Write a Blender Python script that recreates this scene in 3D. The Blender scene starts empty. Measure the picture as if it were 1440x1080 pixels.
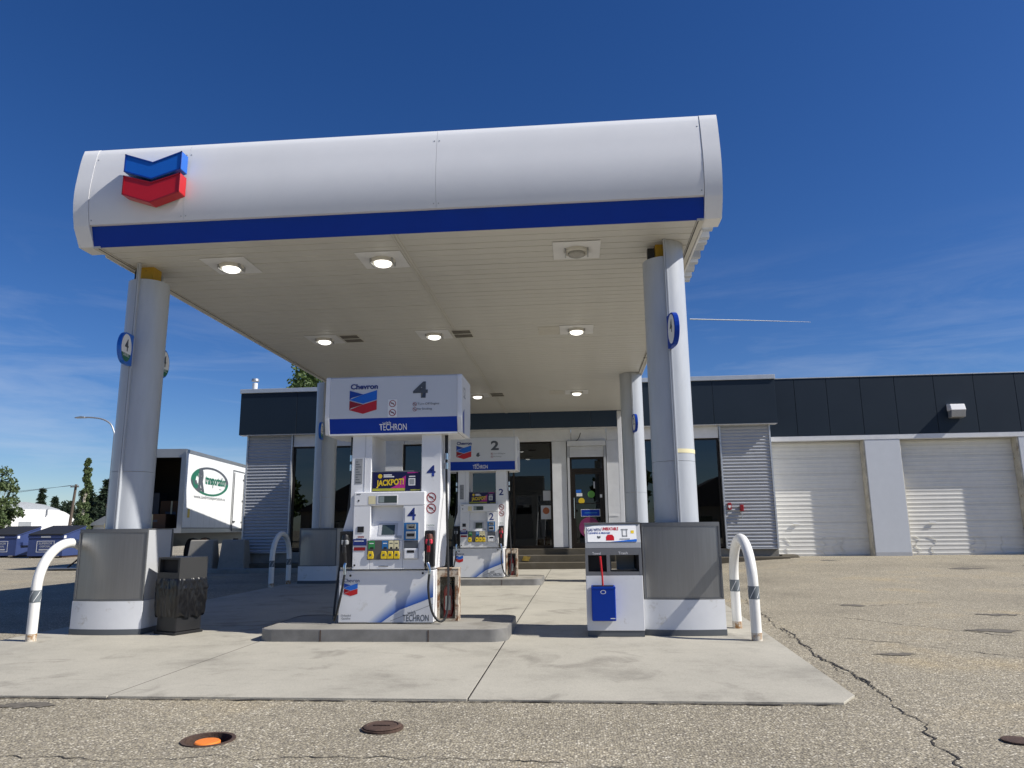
import bpy, bmesh, math, random
from mathutils import Vector, Matrix, noise
random.seed(7)
S = bpy.context.scene
COL = S.collection
# ------------------------------------------------------------------ camera
cam_d = bpy.data.cameras.new('camera'); cam = bpy.data.objects.new('camera', cam_d); COL.objects.link(cam)
pi_, yw, rl = math.radians(11.1), math.radians(4.95), math.radians(-0.66)
F_ = Vector((-math.sin(yw)*math.cos(pi_), math.cos(yw)*math.cos(pi_), math.sin(pi_)))
R_ = Vector((math.cos(yw), math.sin(yw), 0)); U_ = R_.cross(F_)
R2 = R_*math.cos(rl)+U_*math.sin(rl); U2 = -R_*math.sin(rl)+U_*math.cos(rl)
M = Matrix((R2, U2, -F_)).transposed().to_4x4(); M.translation = (0, 0, 1.27)
cam.matrix_world = M
cam_d.sensor_width = 36; cam_d.lens = 25.75; cam_d.clip_end = 6000; cam_d.clip_start = .05
S.camera = cam
# ------------------------------------------------------------------ light
SUN = Vector((1, -.205, .91)).normalized()
EL = math.asin(SUN.z); AZ = math.atan2(SUN.x, SUN.y)
w = bpy.data.worlds.new('World'); S.world = w; w.use_nodes = True
nt = w.node_tree; nt.nodes.clear()
wo = nt.nodes.new('ShaderNodeOutputWorld'); bg = nt.nodes.new('ShaderNodeBackground')
sk = nt.nodes.new('ShaderNodeTexSky'); sk.sky_type = 'NISHITA'; sk.sun_disc = False
sk.sun_elevation = EL; sk.sun_rotation = AZ; sk.altitude = 900; sk.air_density = 1.0; sk.dust_density = .55; sk.ozone_density = 5.0
bg.inputs[1].default_value = .08
# thin cirrus streaks low in the sky
tc = nt.nodes.new('ShaderNodeTexCoord'); mp = nt.nodes.new('ShaderNodeMapping'); mp.inputs['Scale'].default_value = (2.2, 2.2, 15)
mp.inputs['Rotation'].default_value = (.10, .16, .3)
n1 = nt.nodes.new('ShaderNodeTexNoise'); n1.inputs['Scale'].default_value = 1.5; n1.inputs['Detail'].default_value = 9; n1.inputs['Roughness'].default_value = .62; n1.inputs['Distortion'].default_value = .5
cr = nt.nodes.new('ShaderNodeValToRGB'); cr.color_ramp.elements[0].position = .47; cr.color_ramp.elements[1].position = .86
sx = nt.nodes.new('ShaderNodeSeparateXYZ'); hr = nt.nodes.new('ShaderNodeMapRange')
hr.inputs[1].default_value = .36; hr.inputs[2].default_value = .10; hr.inputs[3].default_value = 0; hr.inputs[4].default_value = .42
mu = nt.nodes.new('ShaderNodeMath'); mu.operation = 'MULTIPLY'
mx = nt.nodes.new('ShaderNodeMix'); mx.data_type = 'RGBA'; mx.inputs[7].default_value = (7.0, 7.6, 8.6, 1)
L = nt.links.new
hs_ = nt.nodes.new('ShaderNodeHueSaturation'); hs_.inputs['Saturation'].default_value = 1.24; hs_.inputs['Hue'].default_value = .512
L(tc.outputs['Generated'], mp.inputs[0]); L(mp.outputs[0], n1.inputs[0]); L(n1.outputs[0], cr.inputs[0])
L(tc.outputs['Generated'], sx.inputs[0]); L(sx.outputs[2], hr.inputs[0]); L(cr.outputs[0], mu.inputs[0]); L(hr.outputs[0], mu.inputs[1])
L(mu.outputs[0], mx.inputs[0]); L(sk.outputs[0], hs_.inputs['Color']); L(hs_.outputs[0], mx.inputs[6]); L(mx.outputs[2], bg.inputs[0]); L(bg.outputs[0], wo.inputs[0])
sd = bpy.data.lights.new('sun', 'SUN'); sd.energy = 5.0; sd.angle = math.radians(.53); sd.color = (1, .955, .88)
so = bpy.data.objects.new('sun', sd); COL.objects.link(so); so.rotation_euler = SUN.to_track_quat('Z', 'Y').to_euler()
vs = S.view_settings; vs.view_transform = 'Standard'; vs.look = 'None'; vs.gamma = 1; vs.use_curve_mapping = False; vs.exposure = .28
S.cycles.max_bounces = 8; S.cycles.diffuse_bounces = 2; S.cycles.transparent_max_bounces = 12; S.cycles.caustics_reflective = False; S.cycles.caustics_refractive = False

# ------------------------------------------------------------------ materials
def nodes(name):
    m = bpy.data.materials.new(name); m.use_nodes = True
    t = m.node_tree; return m, t, t.nodes['Principled BSDF'], t.nodes.new, t.links.new
def mat(name, col, rough=.5, metal=0, var=.07, scale=3, bump=0, bscale=60, spec=.5, emit=0, stretch=(1, 1, 1), dirt=None, dscale=2.5, dpos=.62):
    m, t, b, N, K = nodes(name)
    b.inputs['Roughness'].default_value = rough; b.inputs['Metallic'].default_value = metal
    b.inputs['Specular IOR Level'].default_value = spec
    c = (*col, 1)
    if emit: b.inputs['Emission Color'].default_value = c; b.inputs['Emission Strength'].default_value = emit
    co = N('ShaderNodeTexCoord'); mpn = N('ShaderNodeMapping'); mpn.inputs['Scale'].default_value = stretch
    K(co.outputs['Object'], mpn.inputs[0])
    n = N('ShaderNodeTexNoise'); n.inputs['Scale'].default_value = scale; n.inputs['Detail'].default_value = 6; n.inputs['Roughness'].default_value = .65
    K(mpn.outputs[0], n.inputs[0])
    r = N('ShaderNodeValToRGB'); r.color_ramp.elements[0].position = .3; r.color_ramp.elements[1].position = .72
    r.color_ramp.elements[0].color = (*[v*(1-var) for v in col], 1); r.color_ramp.elements[1].color = (*[min(1, v*(1+var)) for v in col], 1)
    K(n.outputs[0], r.inputs[0]); out = r.outputs[0]
    if dirt:
        n2 = N('ShaderNodeTexNoise'); n2.inputs['Scale'].default_value = dscale; n2.inputs['Detail'].default_value = 10; n2.inputs['Roughness'].default_value = .72
        K(mpn.outputs[0], n2.inputs[0]); r2 = N('ShaderNodeValToRGB'); r2.color_ramp.elements[0].position = dpos; r2.color_ramp.elements[1].position = dpos+.1
        K(n2.outputs[0], r2.inputs[0]); x = N('ShaderNodeMix'); x.data_type = 'RGBA'; x.inputs[7].default_value = (*dirt, 1)
        K(r2.outputs[0], x.inputs[0]); K(out, x.inputs[6]); out = x.outputs[2]
    K(out, b.inputs['Base Color'])
    rr = N('ShaderNodeMapRange'); rr.inputs[3].default_value = max(0, rough-.06); rr.inputs[4].default_value = min(1, rough+.08)
    K(n.outputs[0], rr.inputs[0]); K(rr.outputs[0], b.inputs['Roughness'])
    if bump:
        n3 = N('ShaderNodeTexNoise'); n3.inputs['Scale'].default_value = bscale; n3.inputs['Detail'].default_value = 4; K(mpn.outputs[0], n3.inputs[0])
        bu = N('ShaderNodeBump'); bu.inputs['Strength'].default_value = bump; bu.inputs['Distance'].default_value = .01
        K(n3.outputs[0], bu.inputs['Height']); K(bu.outputs[0], b.inputs['Normal'])
    return m
def glass(name, tint=.3, rough=0.0, boost=1.0):
    m, t, b, N, K = nodes(name); t.nodes.remove(b); o = t.nodes['Material Output']
    f = N('ShaderNodeFresnel'); f.inputs[0].default_value = 1.6
    gl = N('ShaderNodeBsdfGlossy'); gl.inputs['Roughness'].default_value = rough; gl.inputs['Color'].default_value = (.92, .97, 1, 1)
    tr = N('ShaderNodeBsdfTransparent'); tr.inputs[0].default_value = (tint, tint*1.02, tint*1.0, 1)
    ma = N('ShaderNodeMath'); ma.operation = 'MULTIPLY'; ma.inputs[1].default_value = 1.9*boost; ma.use_clamp = True
    x = N('ShaderNodeMixShader'); K(f.outputs[0], ma.inputs[0]); K(ma.outputs[0], x.inputs[0]); K(tr.outputs[0], x.inputs[1]); K(gl.outputs[0], x.inputs[2]); K(x.outputs[0], o.inputs[0])
    return m
def ramp(N, pts):
    r = N('ShaderNodeValToRGB'); e = r.color_ramp.elements
    e[0].position, e[0].color = pts[0][0], (*pts[0][1], 1); e[1].position, e[1].color = pts[-1][0], (*pts[-1][1], 1)
    for p, c in pts[1:-1]: q = e.new(p); q.color = (*c, 1)
    return r
def asphalt_mat():
    m, t, b, N, K = nodes('asphalt_chipseal'); b.inputs['Roughness'].default_value = .88; b.inputs['Specular IOR Level'].default_value = .25
    co = N('ShaderNodeTexCoord'); src = co.outputs['Object']
    v = N('ShaderNodeTexVoronoi'); v.inputs['Scale'].default_value = 62; K(src, v.inputs[0])
    v2 = N('ShaderNodeTexVoronoi'); v2.inputs['Scale'].default_value = 135; K(src, v2.inputs[0])
    sep = N('ShaderNodeSeparateColor'); K(v.outputs['Color'], sep.inputs[0])
    r1 = ramp(N, [(0, (.155, .134, .096)), (.40, (.325, .285, .203)), (.74, (.475, .42, .30)), (.88, (.60, .54, .41)), (1, (.82, .76, .62))]); K(sep.outputs[0], r1.inputs[0])
    sep2 = N('ShaderNodeSeparateColor'); K(v2.outputs['Color'], sep2.inputs[0])
    r2 = ramp(N, [(0, (.09, .08, .064)), (1, (.42, .375, .29))]); K(sep2.outputs[1], r2.inputs[0])
    edge = N('ShaderNodeMapRange'); edge.inputs[1].default_value = .30; edge.inputs[2].default_value = .62; K(v.outputs['Distance'], edge.inputs[0])
    x = N('ShaderNodeMix'); x.data_type = 'RGBA'; K(edge.outputs[0], x.inputs[0]); K(r1.outputs[0], x.inputs[6]); K(r2.outputs[0], x.inputs[7])
    # wear: broad tone, dark oily stains, rusty-tan bleaching
    n = N('ShaderNodeTexNoise'); n.inputs['Scale'].default_value = .42; n.inputs['Detail'].default_value = 8; n.inputs['Roughness'].default_value = .6; K(src, n.inputs[0])
    rb = ramp(N, [(.28, (.66, .66, .67)), (.42, (.88, .88, .88)), (.55, (1, 1, 1)), (.72, (1.17, 1.08, .92))]); K(n.outputs[0], rb.inputs[0])
    y = N('ShaderNodeMix'); y.data_type = 'RGBA'; y.blend_type = 'MULTIPLY'; y.inputs[0].default_value = 1; K(x.outputs[2], y.inputs[6]); K(rb.outputs[0], y.inputs[7])
    mpg = N('ShaderNodeMapping'); mpg.inputs['Scale'].default_value = (1, 1.6, 1); mpg.inputs['Location'].default_value = (3, 9, 0); K(src, mpg.inputs[0])
    n2 = N('ShaderNodeTexNoise'); n2.inputs['Scale'].default_value = 1.1; n2.inputs['Detail'].default_value = 9; n2.inputs['Roughness'].default_value = .7; K(mpg.outputs[0], n2.inputs[0])
    rs = ramp(N, [(.64, (0, 0, 0)), (.76, (.65, .65, .65))]); K(n2.outputs[0], rs.inputs[0])
    z = N('ShaderNodeMix'); z.data_type = 'RGBA'; z.inputs[7].default_value = (.055, .048, .042, 1); K(rs.outputs[0], z.inputs[0]); K(y.outputs[2], z.inputs[6])
    K(z.outputs[2], b.inputs['Base Color'])
    bu = N('ShaderNodeBump'); bu.inputs['Strength'].default_value = .75; bu.inputs['Distance'].default_value = .006; bu.invert = True
    K(v.outputs['Distance'], bu.inputs['Height']); K(bu.outputs[0], b.inputs['Normal'])
    return m
def concrete_mat(name, col, crack=False):
    m, t, b, N, K = nodes(name); b.inputs['Roughness'].default_value = .85; b.inputs['Specular IOR Level'].default_value = .25
    co = N('ShaderNodeTexCoord'); src = co.outputs['Object']
    n = N('ShaderNodeTexNoise'); n.inputs['Scale'].default_value = .9; n.inputs['Detail'].default_value = 10; n.inputs['Roughness'].default_value = .68; K(src, n.inputs[0])
    c = col
    r = ramp(N, [(.28, tuple(v*.72 for v in c)), (.48, tuple(v*.97 for v in c)), (.75, tuple(v*1.13 for v in c))]); K(n.outputs[0], r.inputs[0])
    mpg = N('ShaderNodeMapping'); mpg.inputs['Scale'].default_value = (.55, 2.6, 1); K(src, mpg.inputs[0])
    n2 = N('ShaderNodeTexNoise'); n2.inputs['Scale'].default_value = 2.1; n2.inputs['Detail'].default_value = 12; n2.inputs['Roughness'].default_value = .74; K(mpg.outputs[0], n2.inputs[0])
    rs = ramp(N, [(.57, (0, 0, 0)), (.74, (.5, .5, .5))]); K(n2.outputs[0], rs.inputs[0])
    n4 = N('ShaderNodeTexNoise'); n4.inputs['Scale'].default_value = 1.35; n4.inputs['Detail'].default_value = 5; n4.inputs['Roughness'].default_value = .6; n4.inputs['Distortion'].default_value = .6; K(src, n4.inputs[0])
    ro = ramp(N, [(.57, (0, 0, 0)), (.72, (.62, .62, .62))]); K(n4.outputs[0], ro.inputs[0])
    xo = N('ShaderNodeMix'); xo.data_type = 'RGBA'; xo.inputs[7].default_value = (.17, .155, .13, 1); K(ro.outputs[0], xo.inputs[0]); K(r.outputs[0], xo.inputs[6])
    x = N('ShaderNodeMix'); x.data_type = 'RGBA'; x.inputs[7].default_value = (.15, .14, .12, 1); K(rs.outputs[0], x.inputs[0]); K(xo.outputs[2], x.inputs[6])
    sp = N('ShaderNodeTexNoise'); sp.inputs['Scale'].default_value = 95; sp.inputs['Detail'].default_value = 3; K(src, sp.inputs[0])
    rp = ramp(N, [(.3, (.80, .80, .80)), (.55, (1, 1, 1)), (.75, (1.1, 1.1, 1.1))]); K(sp.outputs[0], rp.inputs[0])
    y = N('ShaderNodeMix'); y.data_type = 'RGBA'; y.blend_type = 'MULTIPLY'; y.inputs[0].default_value = .8; K(x.outputs[2], y.inputs[6]); K(rp.outputs[0], y.inputs[7])
    K(y.outputs[2], b.inputs['Base Color'])
    bu = N('ShaderNodeBump'); bu.inputs['Strength'].default_value = .35; bu.inputs['Distance'].default_value = .004; K(sp.outputs[0], bu.inputs['Height']); K(bu.outputs[0], b.inputs['Normal'])
    return m
def leaf_mat(name, c1, c2):
    m, t, b, N, K = nodes(name); b.inputs['Roughness'].default_value = .6; b.inputs['Specular IOR Level'].default_value = .3
    co = N('ShaderNodeTexCoord'); n = N('ShaderNodeTexNoise'); n.inputs['Scale'].default_value = 1.6; n.inputs['Detail'].default_value = 6; K(co.outputs['Object'], n.inputs[0])
    r = ramp(N, [(.3, c1), (.7, c2)]); K(n.outputs[0], r.inputs[0]); K(r.outputs[0], b.inputs['Base Color'])
    tr = N('ShaderNodeBsdfTranslucent'); K(r.outputs[0], tr.inputs[0]); x = N('ShaderNodeMixShader'); x.inputs[0].default_value = .25
    K(b.outputs[0], x.inputs[1]); K(tr.outputs[0], x.inputs[2]); K(x.outputs[0], t.nodes['Material Output'].inputs[0])
    return m
m_asphalt = asphalt_mat()
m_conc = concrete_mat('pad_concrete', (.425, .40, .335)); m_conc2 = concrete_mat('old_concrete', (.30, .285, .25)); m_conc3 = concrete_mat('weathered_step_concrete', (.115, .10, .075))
m_white = mat('white_panel', (.74, .745, .75), .42, dirt=(.58, .57, .54), dscale=1.2, dpos=.64)
m_fascia = mat('canopy_white_aluminium', (.77, .775, .785), .36, var=.03, scale=.8, bump=.16, bscale=1.1)
m_soffit = mat('soffit_cream', (.60, .592, .555), .45, var=.05, scale=1.4, dirt=(.50, .475, .42), dscale=1.1, dpos=.66)
m_soffit_trim = mat('soffit_trim', (.60, .58, .52), .5, dirt=(.25, .22, .18), dscale=5, dpos=.6)
m_blue = mat('canopy_blue', (.002, .040, .34), .42, var=.05, spec=.2); m_blue2 = mat('brand_light_blue', (.012, .13, .56), .3, var=.03); m_blue3 = mat('brand_dark_blue', (.006, .045, .30), .3, var=.03)
m_red = mat('brand_red', (.50, .012, .018), .3, var=.03); m_red2 = mat('brand_dark_red', (.27, .008, .014), .3, var=.03)
m_col = mat('column_grey_paint', (.45, .475, .51), .36, .05, var=.06, dirt=(.40, .415, .43), dscale=2.2, dpos=.6, stretch=(2.5, 2.5, .5), bump=.04, bscale=2)
m_steel = mat('brushed_panel', (.30, .30, .30), .34, .85, var=.06, scale=2, stretch=(30, 1, 1), bump=.03)
m_steel2 = mat('dark_frame_metal', (.16, .165, .17), .45, .4)
m_side = mat('pedestal_side', (.45, .46, .475), .45, var=.04)
m_skirt = mat('skirt_white', (.74, .75, .765), .4, var=.04, dirt=(.52, .50, .46), dscale=5, dpos=.61)
m_kick = mat('kick_grey', (.10, .11, .12), .5)
m_yellow = mat('steel_post_yellow', (.50, .30, .02), .55, dirt=(.2, .11, .03), dscale=6)
m_black = mat('black_plastic', (.014, .014, .015), .42, var=.2); m_void = mat('dark_recess', (.006, .006, .007), .8)
m_rubber = mat('black_rubber', (.012, .012, .013), .5)
m_bag = mat('black_bag', (.006, .006, .007), .30, var=.2)
m_pump = mat('pump_white', (.76, .765, .775), .34, var=.03, dirt=(.60, .585, .55), dscale=4.5, dpos=.62)
m_pump2 = mat('pump_grey', (.50, .51, .53), .4, var=.03); m_dgrey = mat('dark_grey_print', (.075, .085, .10), .5); m_grey = mat('grey_print', (.28, .29, .30), .5)
m_navy = mat('number_navy', (.012, .03, .18), .4); m_chrome = mat('chrome', (.62, .62, .62), .16, 1); m_yel = mat('grade_yellow', (.78, .55, .02), .4); m_green = mat('label_green', (.03, .26, .07), .45)
m_sky = mat('label_sky', (.02, .16, .42), .45); m_wprint = mat('white_print', (.80, .80, .80), .5, var=.02); m_cream = mat('cream_label', (.75, .68, .42), .5); m_dkgreen = mat('dark_green_print', (.01, .14, .08), .45)
m_lcd = mat('lcd_glass', (.05, .07, .065), .15, spec=.8); m_pink = mat('nozzle_red', (.55, .035, .06), .4); m_brown = mat('nozzle_brown', (.10, .03, .015), .5); m_purple = mat('ad_purple', (.008, .008, .055), .3); m_mag = mat('ad_magenta', (.42, .02, .22), .4); m_adyel = mat('ad_yellow', (.72, .50, .02), .4); m_olive = mat('ad_olive', (.36, .36, .04), .4)
m_rust = mat('rusty_white', (.50, .44, .35), .7, var=.2, dirt=(.17, .07, .025), dscale=7, dpos=.46); m_exred = mat('extinguisher_red', (.55, .025, .03), .35)
m_hoop = mat('hoop_white_paint', (.78, .77, .73), .42, dirt=(.34, .20, .09), dscale=7, dpos=.68); m_hooprust = mat('hoop_rust', (.62, .57, .48), .7, var=.2, scale=14, dirt=(.30, .16, .06), dscale=11, dpos=.47); m_band = mat('grey_reflective_band', (.13, .15, .165), .5)
m_islsteel = mat('island_steel_form', (.24, .235, .225), .5, .35, var=.2, scale=5, dirt=(.24, .17, .11), dscale=4, dpos=.66)
m_navyp = mat('navy_fascia_panel', (.009, .0195, .034), .5, spec=.3, var=.06, scale=.7); m_flash = mat('silver_flashing', (.52, .54, .56), .4, .5)
m_corr = mat('corrugated_grey', (.38, .395, .42), .45, .08, var=.04); m_door = mat('overhead_door_cream', (.76, .745, .69), .5, var=.05, dirt=(.45, .41, .32), dscale=1.6, dpos=.66); m_pillar = mat('pillar_white', (.62, .645, .68), .45, var=.03, bump=.08, bscale=3); m_jamb = mat('dirty_jamb', (.58, .54, .44), .6, var=.3, dirt=(.3, .2, .08), dscale=4, dpos=.58)
m_bronze = mat('bronze_door_frame', (.022, .016, .012), .35, .5); m_glass = glass('window_glass', .22, boost=.75); m_glass2 = glass('door_glass', .14, boost=.5)
m_inner = mat('store_interior', (.05, .048, .045), .8); m_shelf = mat('store_shelf', (.25, .24, .23), .6)
m_truckw = mat('trailer_white', (.80, .81, .80), .4, var=.03, dirt=(.66, .66, .63), dscale=1.2, dpos=.66); m_trucktrim = mat('trailer_aluminium', (.36, .37, .38), .4, .7); m_card = mat('cardboard', (.13, .065, .03), .8); m_tyre = mat('tyre_rubber', (.018, .018, .018), .8)
m_dblue = mat('dumpster_blue', (.033, .055, .165), .5, var=.12, dirt=(.12, .10, .10), dscale=2, dpos=.66); m_dlid = mat('dumpster_lid', (.018, .018, .02), .6)
m_roofg = mat('grey_metal_roof', (.30, .32, .34), .5); m_tent = mat('white_fabric', (.80, .80, .79), .7)
m_wood = mat('weathered_pole', (.11, .085, .065), .85, var=.25, scale=6); m_galv = mat('galvanised', (.42, .43, .44), .45, .6)
m_bark = mat('bark', (.12, .10, .08), .9, var=.3, scale=8, bump=.5, bscale=20); m_barkp = mat('pale_bark', (.34, .31, .25), .9, var=.25, scale=8)
m_leafA = leaf_mat('leaf_green', (.05, .09, .025), (.11, .16, .05)); m_leafB = leaf_mat('poplar_leaf', (.07, .11, .04), (.14, .18, .08)); m_leafC = leaf_mat('spruce_needles', (.022, .040, .022), (.05, .075, .04))
m_iron = mat('rusty_iron', (.075, .045, .032), .8, var=.35, scale=14, bump=.5, bscale=70); m_orange = mat('orange_cap', (.80, .22, .03), .5); m_crack = mat('crack_tar', (.028, .024, .020), .9, var=.3); m_soil = mat('vault_soil', (.06, .05, .03), .95, var=.4, scale=20)
m_lens = mat('lamp_lens', (1, .97, .88), .2, var=0, emit=2.2); m_lensoff = mat('lamp_lens_off', (.35, .34, .31), .2, var=.15, scale=12); m_grille = mat('dirty_grille', (.13, .12, .10), .8, var=.3, scale=8)
m_siding = mat('house_siding', (.30, .25, .18), .8); m_shingle = mat('house_shingles', (.12, .10, .085), .9, var=.2)

# ------------------------------------------------------------------ mesh helpers
ORG = {}
def thing(name, label, cat, loc=(0, 0, 0), group=None, world=True, rz=0):
    o = bpy.data.objects.new(name, None); COL.objects.link(o); o.location = loc; o.rotation_euler = (0, 0, rz); o.empty_display_size = .2
    o['label'] = label; o['category'] = cat
    if group: o['group'] = group
    if world: ORG[o.name] = Vector(loc)
    return o
def tag(o, label=None, cat=None, group=None, kind=None):
    for k, v in (('label', label), ('category', cat), ('group', group), ('kind', kind)):
        if v: o[k] = v
    return o
def link(name, me, parent):
    o = bpy.data.objects.new(name, me); COL.objects.link(o)
    if parent:
        o.parent = parent
        if parent.name in ORG: ORG[o.name] = ORG[parent.name]
    return o
def build(name, V, Fc, m, parent=None, smooth=False, bevel=0, seg=1, fix=True):
    off = ORG.get(parent.name) if parent else None
    me = bpy.data.meshes.new(name)
    me.from_pydata([(Vector(v)-off if off else v) for v in V], [], Fc)
    if fix or bevel:
        bm = bmesh.new(); bm.from_mesh(me)
        if fix: bmesh.ops.recalc_face_normals(bm, faces=bm.faces)
        if bevel:
            es = [e for e in bm.edges if len(e.link_faces) == 2 and e.calc_face_angle() > .5]
            bmesh.ops.bevel(bm, geom=es, offset=bevel, segments=seg, affect='EDGES', profile=.6)
        bm.to_mesh(me); bm.free()
    if smooth:
        me.polygons.foreach_set('use_smooth', [True]*len(me.polygons))
        if smooth != 2: me.set_sharp_from_angle(angle=math.radians(40))
    for q in (m if isinstance(m, (list, tuple)) else [m]): me.materials.append(q)
    return link(name, me, parent)
BF = [(0, 1, 3, 2), (4, 6, 7, 5), (0, 4, 5, 1), (2, 3, 7, 6), (0, 2, 6, 4), (1, 5, 7, 3)]
def bverts(x0, x1, y0, y1, z0, z1): return [(x, y, z) for x in (x0, x1) for y in (y0, y1) for z in (z0, z1)]
def box(name, x0, x1, y0, y1, z0, z1, m, parent=None, bevel=0): return build(name, bverts(x0, x1, y0, y1, z0, z1), BF, m, parent, bevel=bevel)
class MB:
    def __init__(s): s.V = []; s.F = []
    def add(s, V, Fc): n = len(s.V); s.V += [tuple(v) for v in V]; s.F += [tuple(i+n for i in f) for f in Fc]; return s
    def box(s, *a): return s.add(bverts(*a), BF)
    def tube(s, path, r, n=8, cap=True):
        P = [Vector(p) for p in path]; rs = r if isinstance(r, (list, tuple)) else [r]*len(P); V = []; up = None
        for i, p in enumerate(P):
            d = (P[min(i+1, len(P)-1)]-P[max(i-1, 0)]).normalized()
            if up is None: up = Vector((0, 0, 1)) if abs(d.z) < .9 else Vector((1, 0, 0))
            a = d.cross(up).normalized(); b = a.cross(d).normalized(); up = b
            V += [p+(a*math.cos(t)+b*math.sin(t))*rs[i] for t in [2*math.pi*k/n for k in range(n)]]
        Fc = [(i*n+k, i*n+(k+1) % n, (i+1)*n+(k+1) % n, (i+1)*n+k) for i in range(len(P)-1) for k in range(n)]
        if cap: Fc += [tuple(range(n)), tuple((len(P)-1)*n+k for k in range(n))]
        return s.add(V, Fc)
    def lathe(s, c, prof, n=24, axis='z'):
        V = []
        for r, h in prof:
            for k in range(n):
                t = 2*math.pi*k/n; x, y = r*math.cos(t), r*math.sin(t)
                V.append((c[0]+x, c[1]+y, c[2]+h) if axis == 'z' else (c[0]+x, c[1]+h, c[2]+y) if axis == 'y' else (c[0]+h, c[1]+x, c[2]+y))
        m_ = len(prof)
        Fc = [(i*n+k, i*n+(k+1) % n, (i+1)*n+(k+1) % n, (i+1)*n+k) for i in range(m_-1) for k in range(n)]
        Fc += [tuple(range(n)), tuple((m_-1)*n+k for k in range(n))]
        return s.add(V, Fc)
    def prism(s, pts, a0, a1, axis='z'):
        n = len(pts); f = {'z': lambda p, a: (p[0], p[1], a), 'y': lambda p, a: (p[0], a, p[1]), 'x': lambda p, a: (a, p[0], p[1])}[axis]
        return s.add([f(p, a0) for p in pts]+[f(p, a1) for p in pts], [tuple(range(n)), tuple(range(n, 2*n))]+[(i, (i+1) % n, (i+1) % n+n, i+n) for i in range(n)])
    def build(s, name, m, parent=None, **k): return build(name, s.V, s.F, m, parent, **k)
def prism(name, pts, a0, a1, axis, m, parent=None, **k): return MB().prism(pts, a0, a1, axis).build(name, m, parent, **k)
def tube(name, path, r, m, parent=None, n=8): return MB().tube(path, r, n).build(name, m, parent, smooth=True)
def smoothpath(P, k=6):
    P = [Vector(p) for p in P]; out = []
    for i in range(len(P)-1):
        a, b, c, d = P[max(i-1, 0)], P[i], P[i+1], P[min(i+2, len(P)-1)]
        for j in range(k):
            t = j/k; out.append(.5*((2*b)+(c-a)*t+(2*a-5*b+4*c-d)*t*t+(3*b-a-3*c+d)*t**3))
    return out+[P[-1]]
FRONT = lambda y: (lambda u, v: (u, y, v))           # drawn on a plane that faces the camera side
def text(name, s, x0, x1, z0, z1, xf, m, parent=None, bold=0.0, keep=False):
    cu = bpy.data.curves.new('t', 'FONT'); cu.body = s; cu.size = 1; cu.offset = bold; cu.align_x = 'CENTER'; cu.resolution_u = 4
    o = bpy.data.objects.new('t', cu); me = bpy.data.meshes.new_from_object(o)
    xs = [v.co.x for v in me.vertices]; ys = [v.co.y for v in me.vertices]
    a0, a1, b0, b1 = min(xs), max(xs), min(ys), max(ys); sx_, sy_ = (x1-x0)/(a1-a0), (z1-z0)/(b1-b0)
    off = (ORG.get(parent.name) if parent else None) or Vector((0, 0, 0))
    if keep: sx_ = sy_ = min(sx_, sy_)
    cx, cz = (x0+x1)/2, (z0+z1)/2
    for v in me.vertices: v.co = Vector(xf(cx+(v.co.x-(a0+a1)/2)*sx_, cz+(v.co.y-(b0+b1)/2)*sy_))-off
    me.name = name; me.materials.clear(); me.materials.append(m)
    r = link(name, me, parent); bpy.data.objects.remove(o); bpy.data.curves.remove(cu); return r
def decal(name, pts, xf, m, parent=None): return build(name, [xf(*p) for p in pts], [tuple(range(len(pts)))], m, parent, fix=False)
def rect(x0, x1, z0, z1): return [(x0, z0), (x1, z0), (x1, z1), (x0, z1)]
def circ(cx, cz, r, n=24, rz=None): return [(cx+r*math.cos(2*math.pi*k/n), cz+(rz or r)*math.sin(2*math.pi*k/n)) for k in range(n)]
def ring(name, cx, cz, ro, ri, xf, m, parent, n=24, ez=1.0, a0=0, a1=2*math.pi):
    V = []; full = abs(a1-a0-2*math.pi) < 1e-6
    for k in range(n+1):
        t = a0+(a1-a0)*k/n; V += [xf(cx+ro*math.cos(t), cz+ro*ez*math.sin(t)), xf(cx+ri*math.cos(t), cz+ri*ez*math.sin(t))]
    return build(name, V, [(2*k, 2*k+2, 2*k+3, 2*k+1) for k in range(n)], m, parent, fix=False)
def copy_tree(o, parent=None):
    c = o.copy(); COL.objects.link(c)
    if parent: c.parent = parent
    for ch in [q for q in KIDS.get(o.name, [])]: copy_tree(ch, c)
    return c
KIDS = {}
def snapshot(o):
    KIDS[o.name] = list(o.children)
    for ch in o.children: snapshot(ch)
def chevron(x0, x1, zt, zb, y, parent, lname='emblem'):
    # two-band V emblem, darker left limb; printed flat
    w_, h_ = x1-x0, zt-zb; xm = (x0+x1)/2; d = h_*.17; b = h_*.40
    xf = FRONT(y); root = None
    for k, (mA, mB) in enumerate(((m_blue3, m_blue2), (m_red2, m_red))):
        t = zt-k*(b+h_*.035)
        A = [(x0, t), (xm, t-d), (x0+.06*w_, t-b*.80), (x0, t-b)]
        B = [(x1, t), (x1, t-b), (xm, t-b-d), (x0, t-b), (x0+.0*w_, t-b*.98), (xm, t-d)]
        o1 = decal(lname, B, xf, mB, parent); decal('emblem_limb', A, FRONT(y-.0012), mA, o1)
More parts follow.
